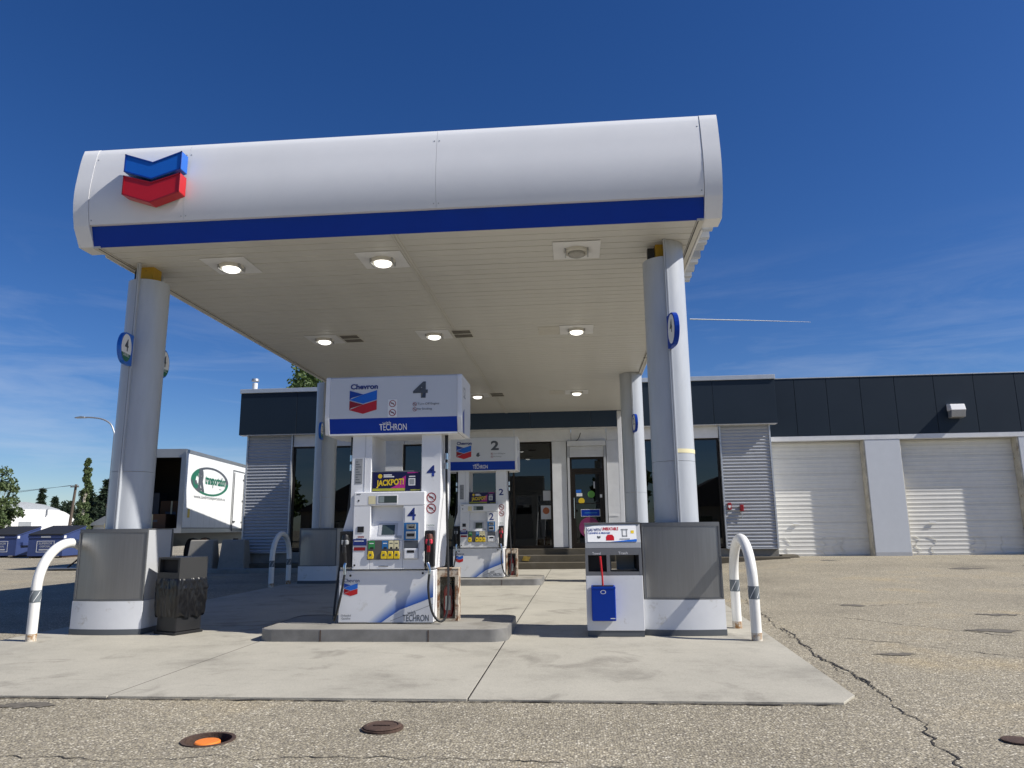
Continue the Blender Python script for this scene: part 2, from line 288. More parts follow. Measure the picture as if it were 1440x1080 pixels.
def nosmoke(cx, cz, r, y, parent):
    xf = FRONT(y)
    o = ring('prohibition_sign', cx, cz, r, r*.80, xf, m_red2, parent, 20)
    a = math.radians(-38); c, s = math.cos(a), math.sin(a); t = r*.09
    decal('sign_bar', [(cx+u*c-v*s, cz+u*s+v*c) for u, v in ((-r*.85, -t), (r*.85, -t), (r*.85, t), (-r*.85, t))], FRONT(y-.001), m_red2, o)
    decal('sign_symbol', [(cx-r*.5, cz-.02*r), (cx+r*.4, cz-.15*r), (cx+r*.42, cz+.05*r), (cx-r*.1, cz+.3*r), (cx-r*.5, cz+.25*r)], FRONT(y+.0005), m_dgrey, o)

# ================================================================== SETTING
def ss(v, a, b): t = min(1, max(0, (v-a)/(b-a))); return t*t*(3-2*t)
def ground_z(x, y): return .25*ss(y, 12.5, 24.6)*ss(x, 2.3, 7)
def line(a, b, n): return [a+(b-a)*i/n for i in range(n+1)]
MH = (-2.32, 4.69); MR = .150
gx = sorted(set([-1500, -500, -200, -90, -50, -30, -16, -9, -5, MH[0]-.4, MH[0]+.4, 0, 2]+line(2.3, 9, 16)+[12, 16, 22, 40, 90, 250, 700, 1500]))
gy = sorted(set([-1500, -400, -120, -50, -20, -5, 0, 2, MH[1]-.4, MH[1]+.4, 8, 10.5]+line(12.5, 25, 18)+[28, 34, 45, 70, 120, 300, 900, 2000]))
V = [(x, y, ground_z(x, y)) for y in gy for x in gx]; nx = len(gx); Fc = []
ci, cj = gx.index(MH[0]-.4), gy.index(MH[1]-.4)
for j in range(len(gy)-1):
    for i in range(nx-1):
        if (i, j) == (ci, cj):
            q = [(j+1)*nx+i+1, (j+1)*nx+i, j*nx+i, j*nx+i+1]; n = 32; b0 = len(V)
            V += [(MH[0]+MR*math.cos(2*math.pi*k/n), MH[1]+MR*math.sin(2*math.pi*k/n), 0) for k in range(n)]
            for k in range(n):
                Fc.append((b0+k, q[k*4//n], b0+(k+1) % n))
                if (k+1) % 8 == 0: Fc.append((b0+(k+1) % n, q[k*4//n], q[(k*4//n+1) % 4]))
        else: Fc.append((j*nx+i, j*nx+i+1, (j+1)*nx+i+1, (j+1)*nx+i))
ground = tag(build('ground', V, Fc, m_asphalt, smooth=2), kind='structure')
# concrete apron: separately cast slabs with open joints
pad = thing('concrete_pad', 'pale concrete apron under the fuel canopy', 'pavement', (-2.3, 12, 0)); del pad['category']; del pad['label']; pad['kind'] = 'structure'
px = [-6.95, -3.70, -.86, 2.2]; py = [5.77, 9.95, 14.1, 18.3, 23.0]; gp = .0055
box('joint_filler', -6.90, 1.8, 5.80, 22.95, -.09, .0155, m_crack, pad)
for i in range(3):
    for j in range(4):
        a, b, c, d = px[i]+gp, px[i+1]-gp, py[j]+gp, py[j+1]-gp
        pts = [(a, c), (b, c), (b, d), (a, d)]
        if i == 2:
            e = lambda y: 2.02+(y-5.77)*.045
            pts = [(a, c), (e(c)-(.16 if j == 0 else 0), c)]+([(e(c), c+.24)] if j == 0 else [])+[(e(d), d), (a, d)]
        prism('concrete_slab', pts, -.10, .016+.002*((i+j) % 2), 'z', m_conc, pad, bevel=.003)
def ribbon(name, pts, w0, m, parent, z=.004, jit=.03, seed=1, zf=None):
    rn = random.Random(seed); V = []; Fc = []; P = []; wk = 0
    for k in range(len(pts)-1):
        a, b = Vector(pts[k]), Vector(pts[k+1]); n = max(2, int((b-a).length/.035))
        P += [a.lerp(b, t/n) for t in range(n)]
    P.append(Vector(pts[-1]))
    for k, p in enumerate(P):
        d = (P[min(k+1, len(P)-1)]-P[max(k-1, 0)]).normalized(); nn = Vector((-d.y, d.x)); f = min(1, k/4+.1, (len(P)-1-k)/4+.1)
        wk = wk*.86+rn.uniform(-jit, jit)*.8; c = p+nn*wk; ww = w0*f*max(.08, .55+.75*noise.noise(Vector((k*.13, seed*7.1, 0)))+rn.uniform(-.25, .25))
        for s in (-1, 1):
            q = c+nn*ww*s; V.append((q.x, q.y, z+ground_z(q.x, q.y)))
    Fc = [(2*k, 2*k+1, 2*k+3, 2*k+2) for k in range(len(P)-1)]
    return build(name, V, Fc, m, parent, fix=False)
ribbon('crack', [(2.9, 14.5), (2.62, 11.6), (2.46, 9.6), (2.30, 7.6), (2.26, 6.2), (2.14, 5.2), (1.97, 4.5), (2.02, 3.6)], .009, m_crack, ground, seed=3)
ribbon('crack', [(2.52, 9.9), (2.36, 8.4), (2.30, 7.3), (2.25, 6.1)], .013, m_crack, ground, z=.006, jit=.02, seed=4)
ribbon('crack', [(2.55, 9.3), (3.5, 8.6), (4.3, 7.6), (5.2, 6.4)], .011, m_crack, ground, seed=5)
ribbon('crack', [(3.4, 11.2), (4.2, 10.0), (4.9, 9.1)], .011, m_crack, ground, seed=6)
ribbon('crack', [(-4.2, 4.35), (-2.9, 4.28), (-1.6, 4.42), (-.4, 4.36), (.3, 4.3)], .006, m_crack, ground, seed=7)
ribbon('crack', [(3.6, 12.9), (4.6, 12.5), (5.8, 12.9)], .012, m_crack, ground, seed=8)
ribbon('crack', [(-7.0, 5.735), (-4, 5.745), (-1, 5.74), (1.86, 5.742)], .017, m_crack, ground, z=.006, jit=.008, seed=9)
for k, (x, y, a, b) in enumerate(((4.9, 9.6, .33, .10), (3.1, 7.9, .24, .07), (5.8, 11.2, .3, .09), (4.3, 12.5, .25, .1), (8.2, 10.8, .3, .09), (7.0, 8.8, .28, .07), (9.5, 19.5, .5, .16), (11.8, 20.2, .7, .2), (7.2, 22.6, .4, .12), (-4.15, 5.52, .32, .07))):
    rn = random.Random(k); pts = [(x+a*math.cos(t)*rn.uniform(.35, 1.1), y+b*2.0*math.sin(t)*rn.uniform(.3, 1.1)) for t in [2*math.pi*i/18 for i in range(18)]]
    build('pothole_patch', [(u, v, ground_z(u, v)+.005) for u, v in pts], [tuple(range(18))], m_crack if k < 0 else mat('tar_patch', (.13, .115, .092), .9, var=.5, scale=17), ground, fix=False)
# access covers in the asphalt
mv = thing('fill_box', 'open fill box in the asphalt with an orange cap inside', 'manhole', (MH[0], MH[1], 0))
MB().lathe((MH[0], MH[1], 0), [(.140, -.12), (.140, .006), (.162, .008), (.162, -.12)], 32).build('rim', m_iron, mv, smooth=True)
MB().lathe((MH[0], MH[1], 0), [(.001, -.10), (.141, -.10), (.141, -.12), (.001, -.12)], 32).build('floor', m_soil, mv)
MB().lathe((MH[0]+.012, MH[1]-.035, 0), [(.001, .006), (.070, .006), (.077, .0), (.079, -.05), (.065, -.10), (.001, -.10)], 28).build('cap', m_orange, mv, smooth=True)
mv2 = thing('fill_cover', 'closed rusty round iron cover beside the orange cap', 'manhole', (-1.3, 4.99, 0))
MB().lathe((-1.3, 4.99, 0), [(.001, .002), (.135, .002), (.135, .014), (.001, .014)], 32).build('rim', m_iron, mv2)
lid = MB().lathe((-1.3, 4.99, 0), [(.001, .013), (.120, .013), (.125, .020), (.112, .026), (.102, .026), (.098, .021), (.001, .021)], 32).build('lid', m_iron, mv2, smooth=True)
box('cast_mark', -1.36, -1.25, 4.98, 4.995, .020, .028, m_iron, lid)
mv3 = thing('valve_cover', 'small rusty iron cover at the far right in the asphalt', 'manhole', (2.56, 4.88, 0))
MB().lathe((2.54, 4.88, 0), [(.001, .003), (.085, .003), (.085, .012), (.07, .015), (.001, .013)], 24).build('lid', m_iron, mv3, smooth=True)

# ================================================================== CANOPY
ZS = 4.92; XL, XR, YF, YB = -6.21, 1.63, 8.52, 23.4
can = thing('fuel_canopy', 'white fuel canopy with rounded fascia and blue stripe', 'canopy', (-2.3, 9, 0))
def slat(name, x0, x1, parent):
    me = None
    y = YF+.03; out = []
    while y < YB-.2:
        out.append(y); y += .2
    o0 = prism(name, [(.006, .020), (.006, .005), (.012, 0), (.186, 0), (.192, .005), (.192, .020)], x0, x1, 'x', m_soffit, parent)
    o0.location = (0, out[0], ZS)
    for yy in out[1:]:
        o = o0.copy(); COL.objects.link(o); o.location = (0, yy, ZS+random.uniform(-.0015, .0015))
    return o0
slat('soffit_panel', XL+.10, -2.262, can); slat('soffit_panel', -2.172, XR-.09, can)
box('deck', XL+.02, XR-.02, YF+.05, YB, ZS+.03, ZS+.10, m_void, can)
for x_ in (-2.249, -2.205): box('joint_strip', x_, x_+.018, YF+.02, YB, ZS-.006, ZS+.002, m_soffit, can)
box('joint_gap', -2.262, -2.172, YF+.03, YB, ZS+.003, ZS+.006, m_soffit_trim, can)
for x0, x1 in ((XL, XL+.095), (XR-.085, XR)):
    o = box('edge_trim', x0, x1, YF+.01, YB, ZS-.012, ZS+.02, m_soffit_trim, can, bevel=.004)
    q = x0+.065 if x0 < -3 else x0+.008
    box('drip_gap', q, q+.012, YF+.02, YB-.02, ZS-.0145, ZS-.011, m_void, o)
for k, y in enumerate((10.4, 13.1, 15.9, 18.6)):
    box('edge_clip', XR-.10, XR+.004, y, y+.02, ZS-.02, ZS-.012, m_steel2, can)
# fascia: barrel profile
PF = [(8.503, 6.285), (8.471, 6.265), (8.442, 6.18), (8.418, 6.08), (8.398, 5.96), (8.38, 5.83), (8.364, 5.72), (8.357, 5.61), (8.358, 5.49), (8.37, 5.38), (8.388, 5.28), (8.412, 5.185)]
back = [(8.66, 5.185), (8.66, 6.285)]
for x0, x1 in ((-6.208, -4.932), (-4.929, -1.652), (-1.649, 1.628)):
    o = prism('fascia_panel', PF+back, x0, x1, 'x', m_fascia, can, smooth=True)
    for xx in (x0+.03, x1-.03):
        for zz in (5.24, 6.10): MB().lathe((xx, 8.398 if zz < 6 else 8.424, zz), [(.001, -.008), (.008, -.006), (.009, 0), (.001, .004)], 8, 'y').build('rivet', m_galv, o)
CP = PF+[(8.418, 5.16), (8.555, 4.935), (8.82, 4.935), (8.82, 6.285)]
CP = [(y-.006, z) for y, z in CP]
for x0, x1 in ((-6.42, -6.213), (1.633, 1.845)): prism('fascia_end_cap', CP, x0, x1, 'x', m_fascia, can, smooth=True)
prism('blue_stripe', [(8.465, 5.184), (8.545, 4.925), (8.62, 4.925), (8.62, 5.184)], -6.21, 1.63, 'x', m_blue, can)
for x0, x1 in ((XL-.03, XL-.004), (XR+.004, XR+.03)): box('side_fascia', x0, x1, 8.83, YB, ZS-.02, 6.26, m_fascia, can)
box('roof', XL, XR, 8.63, YB, 5.9, 5.96, m_galv, can)
side_xf = lambda x: (lambda u, v: (x, u, v))
for k, (ch, y0, wd) in enumerate((('C', 9.25, .36), ('h', 9.65, .29), ('e', 9.98, .29), ('v', 10.30, .29), ('r', 10.62, .22), ('o', 10.88, .31), ('n', 11.24, .29))):
    z1 = 5.75 if ch in 'Ch' else 5.56
    mb = MB(); n = 14
    if ch in 'Ceo': 
        for t in range(n):
            if ch == 'C' and t in (0, n-1): continue
            a0, a1 = 2*math.pi*t/n, 2*math.pi*(t+1)/n; h = (z1-5.14)/2; c = (y0+wd/2, 5.14+h)
            mb.prism([(c[0]+wd/2*math.cos(a0), c[1]+h*math.sin(a0)), (c[0]+wd/2*math.cos(a1), c[1]+h*math.sin(a1)), (c[0]+(wd/2-.1)*math.cos(a1), c[1]+(h-.1)*math.sin(a1)), (c[0]+(wd/2-.1)*math.cos(a0), c[1]+(h-.1)*math.sin(a0))], XR+.05, XR+.27, 'x')
        if ch == 'e': mb.box(XR+.05, XR+.27, y0+.06, y0+wd-.06, 5.31, 5.39)
    elif ch == 'v': mb.prism([(y0, z1), (y0+.1, z1), (y0+wd/2, 5.26), (y0+wd-.1, z1), (y0+wd, z1), (y0+wd/2+.04, 5.14), (y0+wd/2-.04, 5.14)], XR+.05, XR+.27, 'x')
    else:
        mb.box(XR+.05, XR+.27, y0, y0+.1, 5.14, z1); mb.box(XR+.05, XR+.27, y0+.1, y0+wd, 5.46, 5.56)
        if ch != 'r': mb.box(XR+.05, XR+.27, y0+wd-.1, y0+wd, 5.14, 5.46)
    mb.build('channel_letter', m_col, can)
# V emblem box sign on the fascia
em = thing('emblem_sign', 'raised blue and red double V emblem on the canopy fascia', 'sign', (-5.27, 8.36, 5.35))
for nm, mA, mIn, zt, zn, zb, zbn in (('blue_band', m_blue2, m_blue3, 6.03, 5.90, 5.785, 5.665), ('red_band', m_red, m_red2, 5.735, 5.625, 5.475, 5.345)):
    X0, X1, XM = -5.655, -4.895, -5.275
    o = prism(nm, [(X0, zt), (XM, zn), (X1, zt), (X1, zb), (XM, zbn), (X0, zb)], 8.195, 8.345, 'y', mA, em, bevel=.006)
    fr = MB(); e_ = .016
    for (a, b), (c, d) in zip([(X0, zt), (XM, zn), (X1, zt), (X1, zb), (XM, zbn), (X0, zb)], [(XM, zn), (X1, zt), (X1, zb), (XM, zbn), (X0, zb), (X0, zt)]):
        v = Vector((c-a, d-b)).normalized(); nn = Vector((v.y, -v.x))*e_
        fr.prism([(a, b), (c, d), (c+nn.x, d+nn.y), (a+nn.x, b+nn.y)], 8.186, 8.193, 'y')
    fr.build('face_trim', mIn, o)
MB().tube([(-5.5, 8.335, 5.7), (-5.5, 8.37, 5.7)], .02).tube([(-5.05, 8.335, 5.7), (-5.05, 8.37, 5.7)], .02).build('stand_off', m_galv, em)

# canopy lamps
def lamp():
    t = thing('canopy_lamp', 'lit', 'ceiling light', (0, 0, 0), 'square canopy lamps', world=False)
    box('plate', -.315, .315, -.315, .315, -.012, -.004, m_white, t, bevel=.003)
    MB().lathe((0, 0, 0), [(.001, -.012), (.17, -.012), (.165, -.045), (.145, -.058), (.135, -.052), (.001, -.05)], 20).build('housing', m_soffit_trim, t, smooth=True)
    mb = MB().lathe((0, 0, 0), [(.001, -.051), (.118, -.052), (.112, -.08), (.075, -.098), (.001, -.104)], 20); mb.build('lens', m_lens, t, smooth=True)
    fr = MB()
    for s in (-1, 1): fr.box(s*.15-.008, s*.15+.008, -.10, .10, -.075, -.012)
    fr.build('bracket', m_galv, t); return t
lp = lamp(); snapshot(lp); first = True
for x, y, lb in ((-4.73, 9.36, 'lit canopy lamp nearest the left front column'), (-2.58, 9.39, 'lit front canopy lamp beside the soffit joint'), (.08, 9.34, 'unlit canopy lamp near the right front column'),
                 (-4.82, 13.48, 'lit middle-row canopy lamp on the left side'), (-2.64, 13.39, 'lit middle-row canopy lamp beside the soffit joint'), (.07, 13.38, 'lit middle-row canopy lamp on the right side'),
                 (-2.70, 20.0, 'lit rear canopy lamp beside the soffit joint'), (.06, 19.9, 'lit rear canopy lamp near the right rear column')):
    o = lp if first else copy_tree(lp); first = False; o.location = (x, y, ZS); o['label'] = lb
    if 'unlit' in lb:
        for ch in o.children:
            if ch.name.startswith('lens'): ch.data = ch.data.copy(); ch.data.materials[0] = m_lensoff
for x, y in ((-4.29, 13.5), (-2.10, 13.42), (-.45, 13.4), (-2.15, 20.0), (-.5, 19.9)):
    o = box('patch_frame', x-.2, x+.2, y-.29, y+.29, ZS-.006, ZS-.0025, m_soffit_trim, can)
    for k in (-1, 1): box('grille', x-.17, x+.17, y+k*.14-.11, y+k*.14+.11, ZS-.009, ZS-.0062, m_grille if x < -1 else m_soffit_trim, o)

# columns with clad pedestals
def half_shell(name, side, z0, z1, parent, R=.262, m=m_col):
    n = 14; V = []; pts = [((R*math.cos(t))*side, R*math.sin(t)) for t in [-math.pi/2+math.pi*k/n for k in range(n+1)]]
    inn = [(x*.95, y*.95) for x, y in reversed(pts)]
    pts = [(x+side*.006, y) for x, y in pts+inn]
    return prism(name, pts, z0, z1, 'z', m, parent, smooth=True)
def number_flag(parent, num, diesel, sgn, y0):
    # blade sign standing out from the seam, rounded outer edge; faces +x and -x
    z0, z1 = 3.45, 3.87; zm, h = (z0+z1)/2, (z1-z0)/2; dep = .34
    arc = [(y0, z0), (y0, z1)]+[(y0+sgn*(dep-.17+.17*math.sin(t)), zm+h*math.cos(t)) for t in [math.pi*k/12 for k in range(13)]]
    o = prism('number_flag', arc, -.03, .03, 'x', m_blue2 if diesel else m_blue, parent, bevel=.004)
    cy = y0+sgn*.185
    for x, mir in ((.032, 1), (-.032, -1)):
        xf = (lambda X, MI: (lambda u, v: (X, cy+MI*u, zm+v)))(x, mir)
        decal('flag_disc', circ(0, 0, .14, 24, .185), xf, m_wprint, o)
        xf2 = (lambda X, MI: (lambda u, v: (X+MI*.0015, cy+MI*u, zm+v)))(x, mir)
        if diesel:
            decal('flag_band', [(.14*math.cos(t), .185*math.sin(t)) for t in [math.pi+.42+(math.pi-.84)*k/10 for k in range(11)]], xf2, m_dkgreen, o)
            text('flag_word', 'DIESEL', -.085, .085, -.115, -.08, (lambda X, MI: (lambda u, v: (X+MI*.003, cy+MI*u, zm+v)))(x, mir), m_wprint, o)
        text('flag_number', num, -.05, .05, -.045, .12, xf2, m_dgrey, o, bold=.02)
    for q in [o]+list(o.children):
        for v in q.data.vertices: v.co.x += (.15 if sgn < 0 else -.06)*max(0, (v.co.y-y0)*sgn)
def column(label, x, y, num, diesel, lo_l, lo_r, tape=False):
    t = thing('canopy_column', label, 'column', (x, y, 0), 'canopy columns', world=False)
    top = ZS-.004
    for side, hi in ((-1, top-.22 if lo_l else top), (1, top-.22 if lo_r else top)):
        half_shell('shell', side, 1.28, 2.05, t); half_shell('shell', side, 2.054, hi, t)
    for s in (-1, 1):
        o = box('seam_flange', -.020, .020, s*.30 if s < 0 else .255, -.255 if s < 0 else .30, 1.30, top, m_col, t, bevel=.004)
        box('flange_groove', -.002, .002, s*.3015 if s < 0 else .3005, s*.3005 if s < 0 else .3015, 1.32, top-.02, m_steel2, o)
    box('steel_post', -.10, .10, -.10, .10, 1.3, ZS+.02, m_yellow, t)
    box('cable_box', -.20, -.11, -.06, .03, top-.16, top-.03, m_black, t)
    W, D, B = .46, .30, .055
    def plan(o, dz=0):
        n = 10; a = [(-W-o+2*(W+o)*k/n, -D-o-B*(1-(2*k/n-1)**2)) for k in range(n+1)]
        return a+[(-p[0], -p[1]) for p in a]
    prism('kick_base', plan(.012), .018, .085, 'z', m_kick, t, smooth=True)
    prism('skirt', plan(.008), .085, .42, 'z', m_skirt, t, smooth=True)
    bd = prism('pedestal_body', plan(-.012), .42, 1.30, 'z', m_side, t, smooth=True)
    for s in (-1, 1):
        a = [(p[0]*.955, p[1]-.006) for p in plan(-.010)[:11]]; a = a+[(p[0], p[1]+.02) for p in reversed(a)]
        if s > 0: a = [(-p[0], -p[1]) for p in a]
        prism('face_panel', a, .445, 1.262, 'z', m_steel, bd, smooth=True)
        fr = MB(); pl = [(p[0], p[1]) for p in plan(0.0)[:11]]; o2 = [(p[0], p[1]+.018) for p in reversed(pl)]
        q = [(s*-1*v[0], s*-1*v[1]) for v in pl+o2]
        fr.prism(q, 1.264, 1.305, 'z'); fr.prism(q, .421, .442, 'z')
        for xx in (-W, W-.022):
            yy = -D-.002; c = [(xx, yy-.004), (xx+.022, yy-.004), (xx+.022, yy+.02), (xx, yy+.02)]
            fr.prism([(s*-1*v[0], s*-1*v[1]) for v in c], .442, 1.264, 'z')
        fr.build('panel_frame', m_steel2, bd)
    prism('pedestal_cap', plan(-.004), 1.302, 1.312, 'z', m_steel2, t)
    number_flag(t, num, diesel, -1, -.30); number_flag(t, num, diesel, 1, .30)
    if tape: half_shell('tape_band', 1, 2.15, 2.20, t, .2655, m_cream)
    return t
column('grey canopy column behind the black litter bin, front left', -5.935, 9.40, '4', True, True, True)
column('sunlit front right canopy column beside the towel unit with tape band', 1.215, 9.38, '4', False, True, False, True)
column('rear left canopy column in front of the store window', -6.25, 17.85, '2', True, False, False)
column('rear right canopy column near the store door', 1.375, 17.75, '2', False, False, False)

# hoop guards
def hoop(label, x, y0, y1, h=1.17, rust=True):
    t = thing('hoop_guard', label, 'bollard', (x, (y0+y1)/2, 0), 'white hoop guards', world=False)
    w2 = (y1-y0)/2; r = .058; b = .62
    P = [(0, -w2, .012), (0, -w2, .10)]; 
    arc = [(0, -w2*math.cos(a), b+(h-r-b)*math.sin(a)) for a in [math.pi*k/24 for k in range(25)]]
    MB().tube([(0, -w2, .10), (0, -w2, .35)]+arc+[(0, w2, .35), (0, w2, .10)], r, 16).build('tube', m_hoop, t, smooth=True)
    for s in (-1, 1):
        MB().tube([(0, s*w2, .012), (0, s*w2, .06), (0, s*w2, .101)], r+.0006, 16).build('rusty_foot', m_hooprust, t, smooth=True)
        bd = MB().tube([(0, s*w2, .46), (0, s*w2, .60)], r+.003, 16).build('band', m_band, t, smooth=True)
        for k in range(5):
            a = 2*math.pi*k/5; pts = [((r+.0045)*math.cos(a+u*1.1), s*w2+(r+.0045)*math.sin(a+u*1.1), .47+.12*u) for u in [i/6 for i in range(7)]]
            V = []
            for p in pts: V += [(p[0], p[1], p[2]-.006), (p[0], p[1], p[2]+.006)]
            build('stripe', V, [(2*i, 2*i+2, 2*i+3, 2*i+1) for i in range(6)], m_wprint, bd, fix=False)
    return t
hoop('white steel hoop guard right of the towel unit pedestal', 1.935, 8.70, 9.72)
hoop('white steel hoop guard at the left edge of the apron', -6.50, 8.56, 9.60, 1.20)
hoop('white hoop guard in shade before the left corrugated panel', -6.93, 16.5, 17.5, 1.25)

# ================================================================== ISLANDS AND PUMPS
def island(label, yo):
    t = thing('pump_island', label, 'kerb', (-2.28, 9.25+yo, 0), 'pump islands', world=False)
    X, Y, r = 1.45, .72, .20
    def plan(o):
        P = []
        for cx, cy, a0 in ((X-r, -Y+r, -90), (X-r, Y-r, 0), (-X+r, Y-r, 90), (-X+r, -Y+r, 180)):
            for k in range(7): a = math.radians(a0+15*k); P.append((cx+(r+o)*math.cos(a), cy+(r+o)*math.sin(a)))
        return P
    prism('concrete_core', plan(-.012), .018, .150, 'z', m_conc2, t, bevel=.006)
    P = plan(0); n = len(P); V = []; 
    for x, y in P: V += [(x, y, .016), (x, y, .148)]
    Q = plan(-.012)
    for x, y in Q: V += [(x, y, .154)]
    Fc = [(2*i, 2*((i+1) % n), 2*((i+1) % n)+1, 2*i+1) for i in range(n)]+[(2*i+1, 2*((i+1) % n)+1, 2*n+(i+1) % n, 2*n+i) for i in range(n)]
    st = build('steel_form', V, Fc, m_islsteel, t, smooth=True)
    for x in (-.69, .56): box('form_joint', x-.006, x+.006, -Y-.004, -Y-.0005, .02, .146, m_iron, st)
    return t
island('concrete island with steel edge under the front fuel pump', 0)
island('concrete island with steel edge under the rear fuel pump', 8.12)

def pump(label, num, loc, extra):
    t = thing('fuel_pump', label, 'fuel pump', loc, 'fuel pumps', world=False)
    yf = -.375; yb = .375
    box('lower_cabinet', -.60, .575, yf, yb, .012, .625, m_pump, t, bevel=.008)
    box('plinth', -.585, .56, yf+.02, yb-.02, 0, .014, m_black, t)
    # pillars
    prism('pillar', [(-.60, .64), (-.46, .64), (-.43, 1.15), (-.24, 1.40), (-.24, 2.36), (-.49, 2.36), (-.50, 1.40), (-.575, 1.14), (-.60, 1.0)], yf+.03, yb-.03, 'y', m_pump, t, bevel=.006)
    prism('pillar', [(.47, .64), (.585, .64), (.62, 1.2), (.65, 1.5), (.65, 2.36), (.40, 2.36), (.40, 1.40), (.455, 1.3)], yf+.03, yb-.03, 'y', m_pump, t, bevel=.006)
    box('seam_line', -.325, -.319, yf+.026, yf+.032, 1.45, 2.36, m_pump2, t)
    # head: frame round a hollow with a sloping keypad shelf
    yh = yf-.045
    hd = box('head_panel', -.43, .465, yh, yf+.06, 1.405, 1.575, m_pump, t, bevel=.008)
    box('head_side', -.43, -.215, yh+.002, yf+.06, .64, 1.403, m_pump, t, bevel=.004)
    box('head_side', .195, .465, yh+.002, yf+.06, .64, 1.403, m_pump, t, bevel=.004)
    box('head_base', -.213, .193, yh+.002, yf+.06, .64, .985, m_pump, t, bevel=.004)
    box('hollow_back', -.213, .193, yf+.03, yf+.06, .99, 1.403, m_pump, t)
    sh = prism('keypad_shelf', [(yf+.03, 1.22), (yh+.004, 1.0), (yh+.004, .987), (yf+.03, .987)], -.213, .193, 'x', m_pump, t)
    box('core', -.42, .455, yf+.065, yb-.05, .64, 1.56, m_pump2, t)
    y = yh-.0025
    sl = lambda u, v: (u, yf+.03+(yh+.004-yf-.03)*(1.22-v)/.22-.004, v+.002)
    decal('screen_frame', rect(-.12, .12, 1.04, 1.19), sl, m_pump2, sh); sl2 = lambda u, v: (lambda p: (p[0], p[1]-.002, p[2]))(sl(u, v))
    decal('screen', rect(-.075, .085, 1.05, 1.17), sl2, m_lcd, sh)
    [decal('shelf_print', rect(.10, .18, 1.005+.013*k, 1.011+.013*k), sl2, m_grey, sh) for k in range(3)]
    box('display_bezel', -.135, .125, yh-.006, yh-.001, 1.425, 1.535, m_wprint, hd, bevel=.002)
    box('display', -.115, .115, yh-.008, yh-.0062, 1.44, 1.525, m_lcd, hd); decal('display_digits', rect(-.11, -.045, 1.445, 1.52), FRONT(yh-.009), mat('lcd_lit', (.26, .31, .30), .3), hd)
    decal('price_label', rect(-.245, -.155, 1.425, 1.525), FRONT(y), m_cream, hd)
    decal('lock', circ(-.37, 1.47, .012, 12), FRONT(y), m_black, hd); decal('maker_line', rect(-.40, -.345, 1.545, 1.555), FRONT(y), m_dgrey, hd)
    yz = y
    box('card_slot', -.375, -.295, yh-.004, yh+.001, 1.085, 1.155, m_black, t)
    decal('label_blue', rect(-.425, -.255, .925, 1.005), FRONT(yz), m_navy, t); decal('label_red', rect(-.415, -.27, .865, .905), FRONT(yz), m_red2, t); decal('label_line', rect(-.41, -.29, .975, .985), FRONT(yz-.001), m_wprint, t)
    decal('label_text', rect(-.37, -.29, 1.022, 1.036), FRONT(yz), m_red2, t)
    decal('lock', circ(-.40, .69, .013, 12), FRONT(yz), m_black, t); decal('vent_slot', rect(-.10, .02, .672, .682), FRONT(yz), m_dgrey, t)
    # grade selector
    gsel = box('grade_panel', -.245, .155, yh-.006, yh, .755, .985, mat('grade_grey', (.10, .095, .09), .45), t)
    for x0, x1, m, s in ((-.23, -.15, m_green, 'DIESEL'), (-.06, .015, m_sky, 'SUPREME'), (.022, .085, m_cream, 'PLUS'), (.092, .15, m_cream, 'REGULAR')):
        decal('grade_label', rect(x0, x1, .885, .982), FRONT(yh-.0075), m, gsel); decal('price_window', rect(x0+.02, x1-.015, .885, .905), FRONT(yh-.0085), m_black, gsel)
        decal('grade_word', rect(x0+.012, x1-.012, .945, .955), FRONT(yh-.0085), m_wprint if m in (m_green, m_sky) else m_dgrey, gsel)
    for cx, s in ((-.20, 'P'), (-.035, 'E'), (.045, 'D'), (.125, 'H')):
        b = prism('grade_button', [(cx+a, .81+c) for a, c in ((-.035, -.045), (.035, -.045), (.038, 0), (.028, .045), (-.028, .045), (-.038, 0))], yh-.018, yh-.004, 'y', m_yel, gsel, bevel=.004)
        decal('button_mark', rect(cx-.012, cx+.012, .80, .825), FRONT(yh-.0195), m_dgrey, b)
    # card reader column
    rd = box('reader_plate', .205, .395, yh-.008, yh, .755, 1.20, m_pump2, t, bevel=.003)
    decal('reader_blue', rect(.21, .39, .985, 1.195), FRONT(yh-.0095), m_sky, rd)
    box('card_reader', .245, .36, yh-.022, yh-.009, 1.115, 1.18, m_chrome, rd, bevel=.004); box('slot', .27, .34, yh-.0235, yh-.0215, 1.13, 1.15, m_void, rd)
    box('receipt_slot', .235, .36, yh-.02, yh-.009, 1.0, 1.09, m_galv, rd, bevel=.006); box('slot', .25, .345, yh-.0215, yh-.0195, 1.03, 1.065, m_void, rd)
    box('note_slot', .22, .385, yh-.024, yh-.009, .765, .885, m_pump, rd, bevel=.006); box('slot', .255, .345, yh-.026, yh-.0235, .835, .865, m_void, rd)
    decal('reader_grey', rect(.215, .388, .89, .98), FRONT(yh-.0095), m_dgrey, rd)
    decal('number_plate', rect(.22, .385, 1.205, 1.395), FRONT(y), m_wprint, t); text('pump_number', num, .25, .355, 1.225, 1.375, FRONT(y-.0015), m_navy, t, bold=.015)
    # ad screen between the pillars
    ad = box('ad_screen', -.238, .398, yf+.05, yf+.13, 1.58, 1.84, m_steel2, t, bevel=.004); ya = yf+.048
    decal('ad_ground', rect(-.225, .385, 1.59, 1.825), FRONT(ya), m_purple, ad); decal('ad_strip', rect(-.225, .19, 1.592, 1.622), FRONT(ya-.001), m_olive, ad); decal('ad_strip', rect(.26, .385, 1.592, 1.605), FRONT(ya-.001), m_olive, ad)
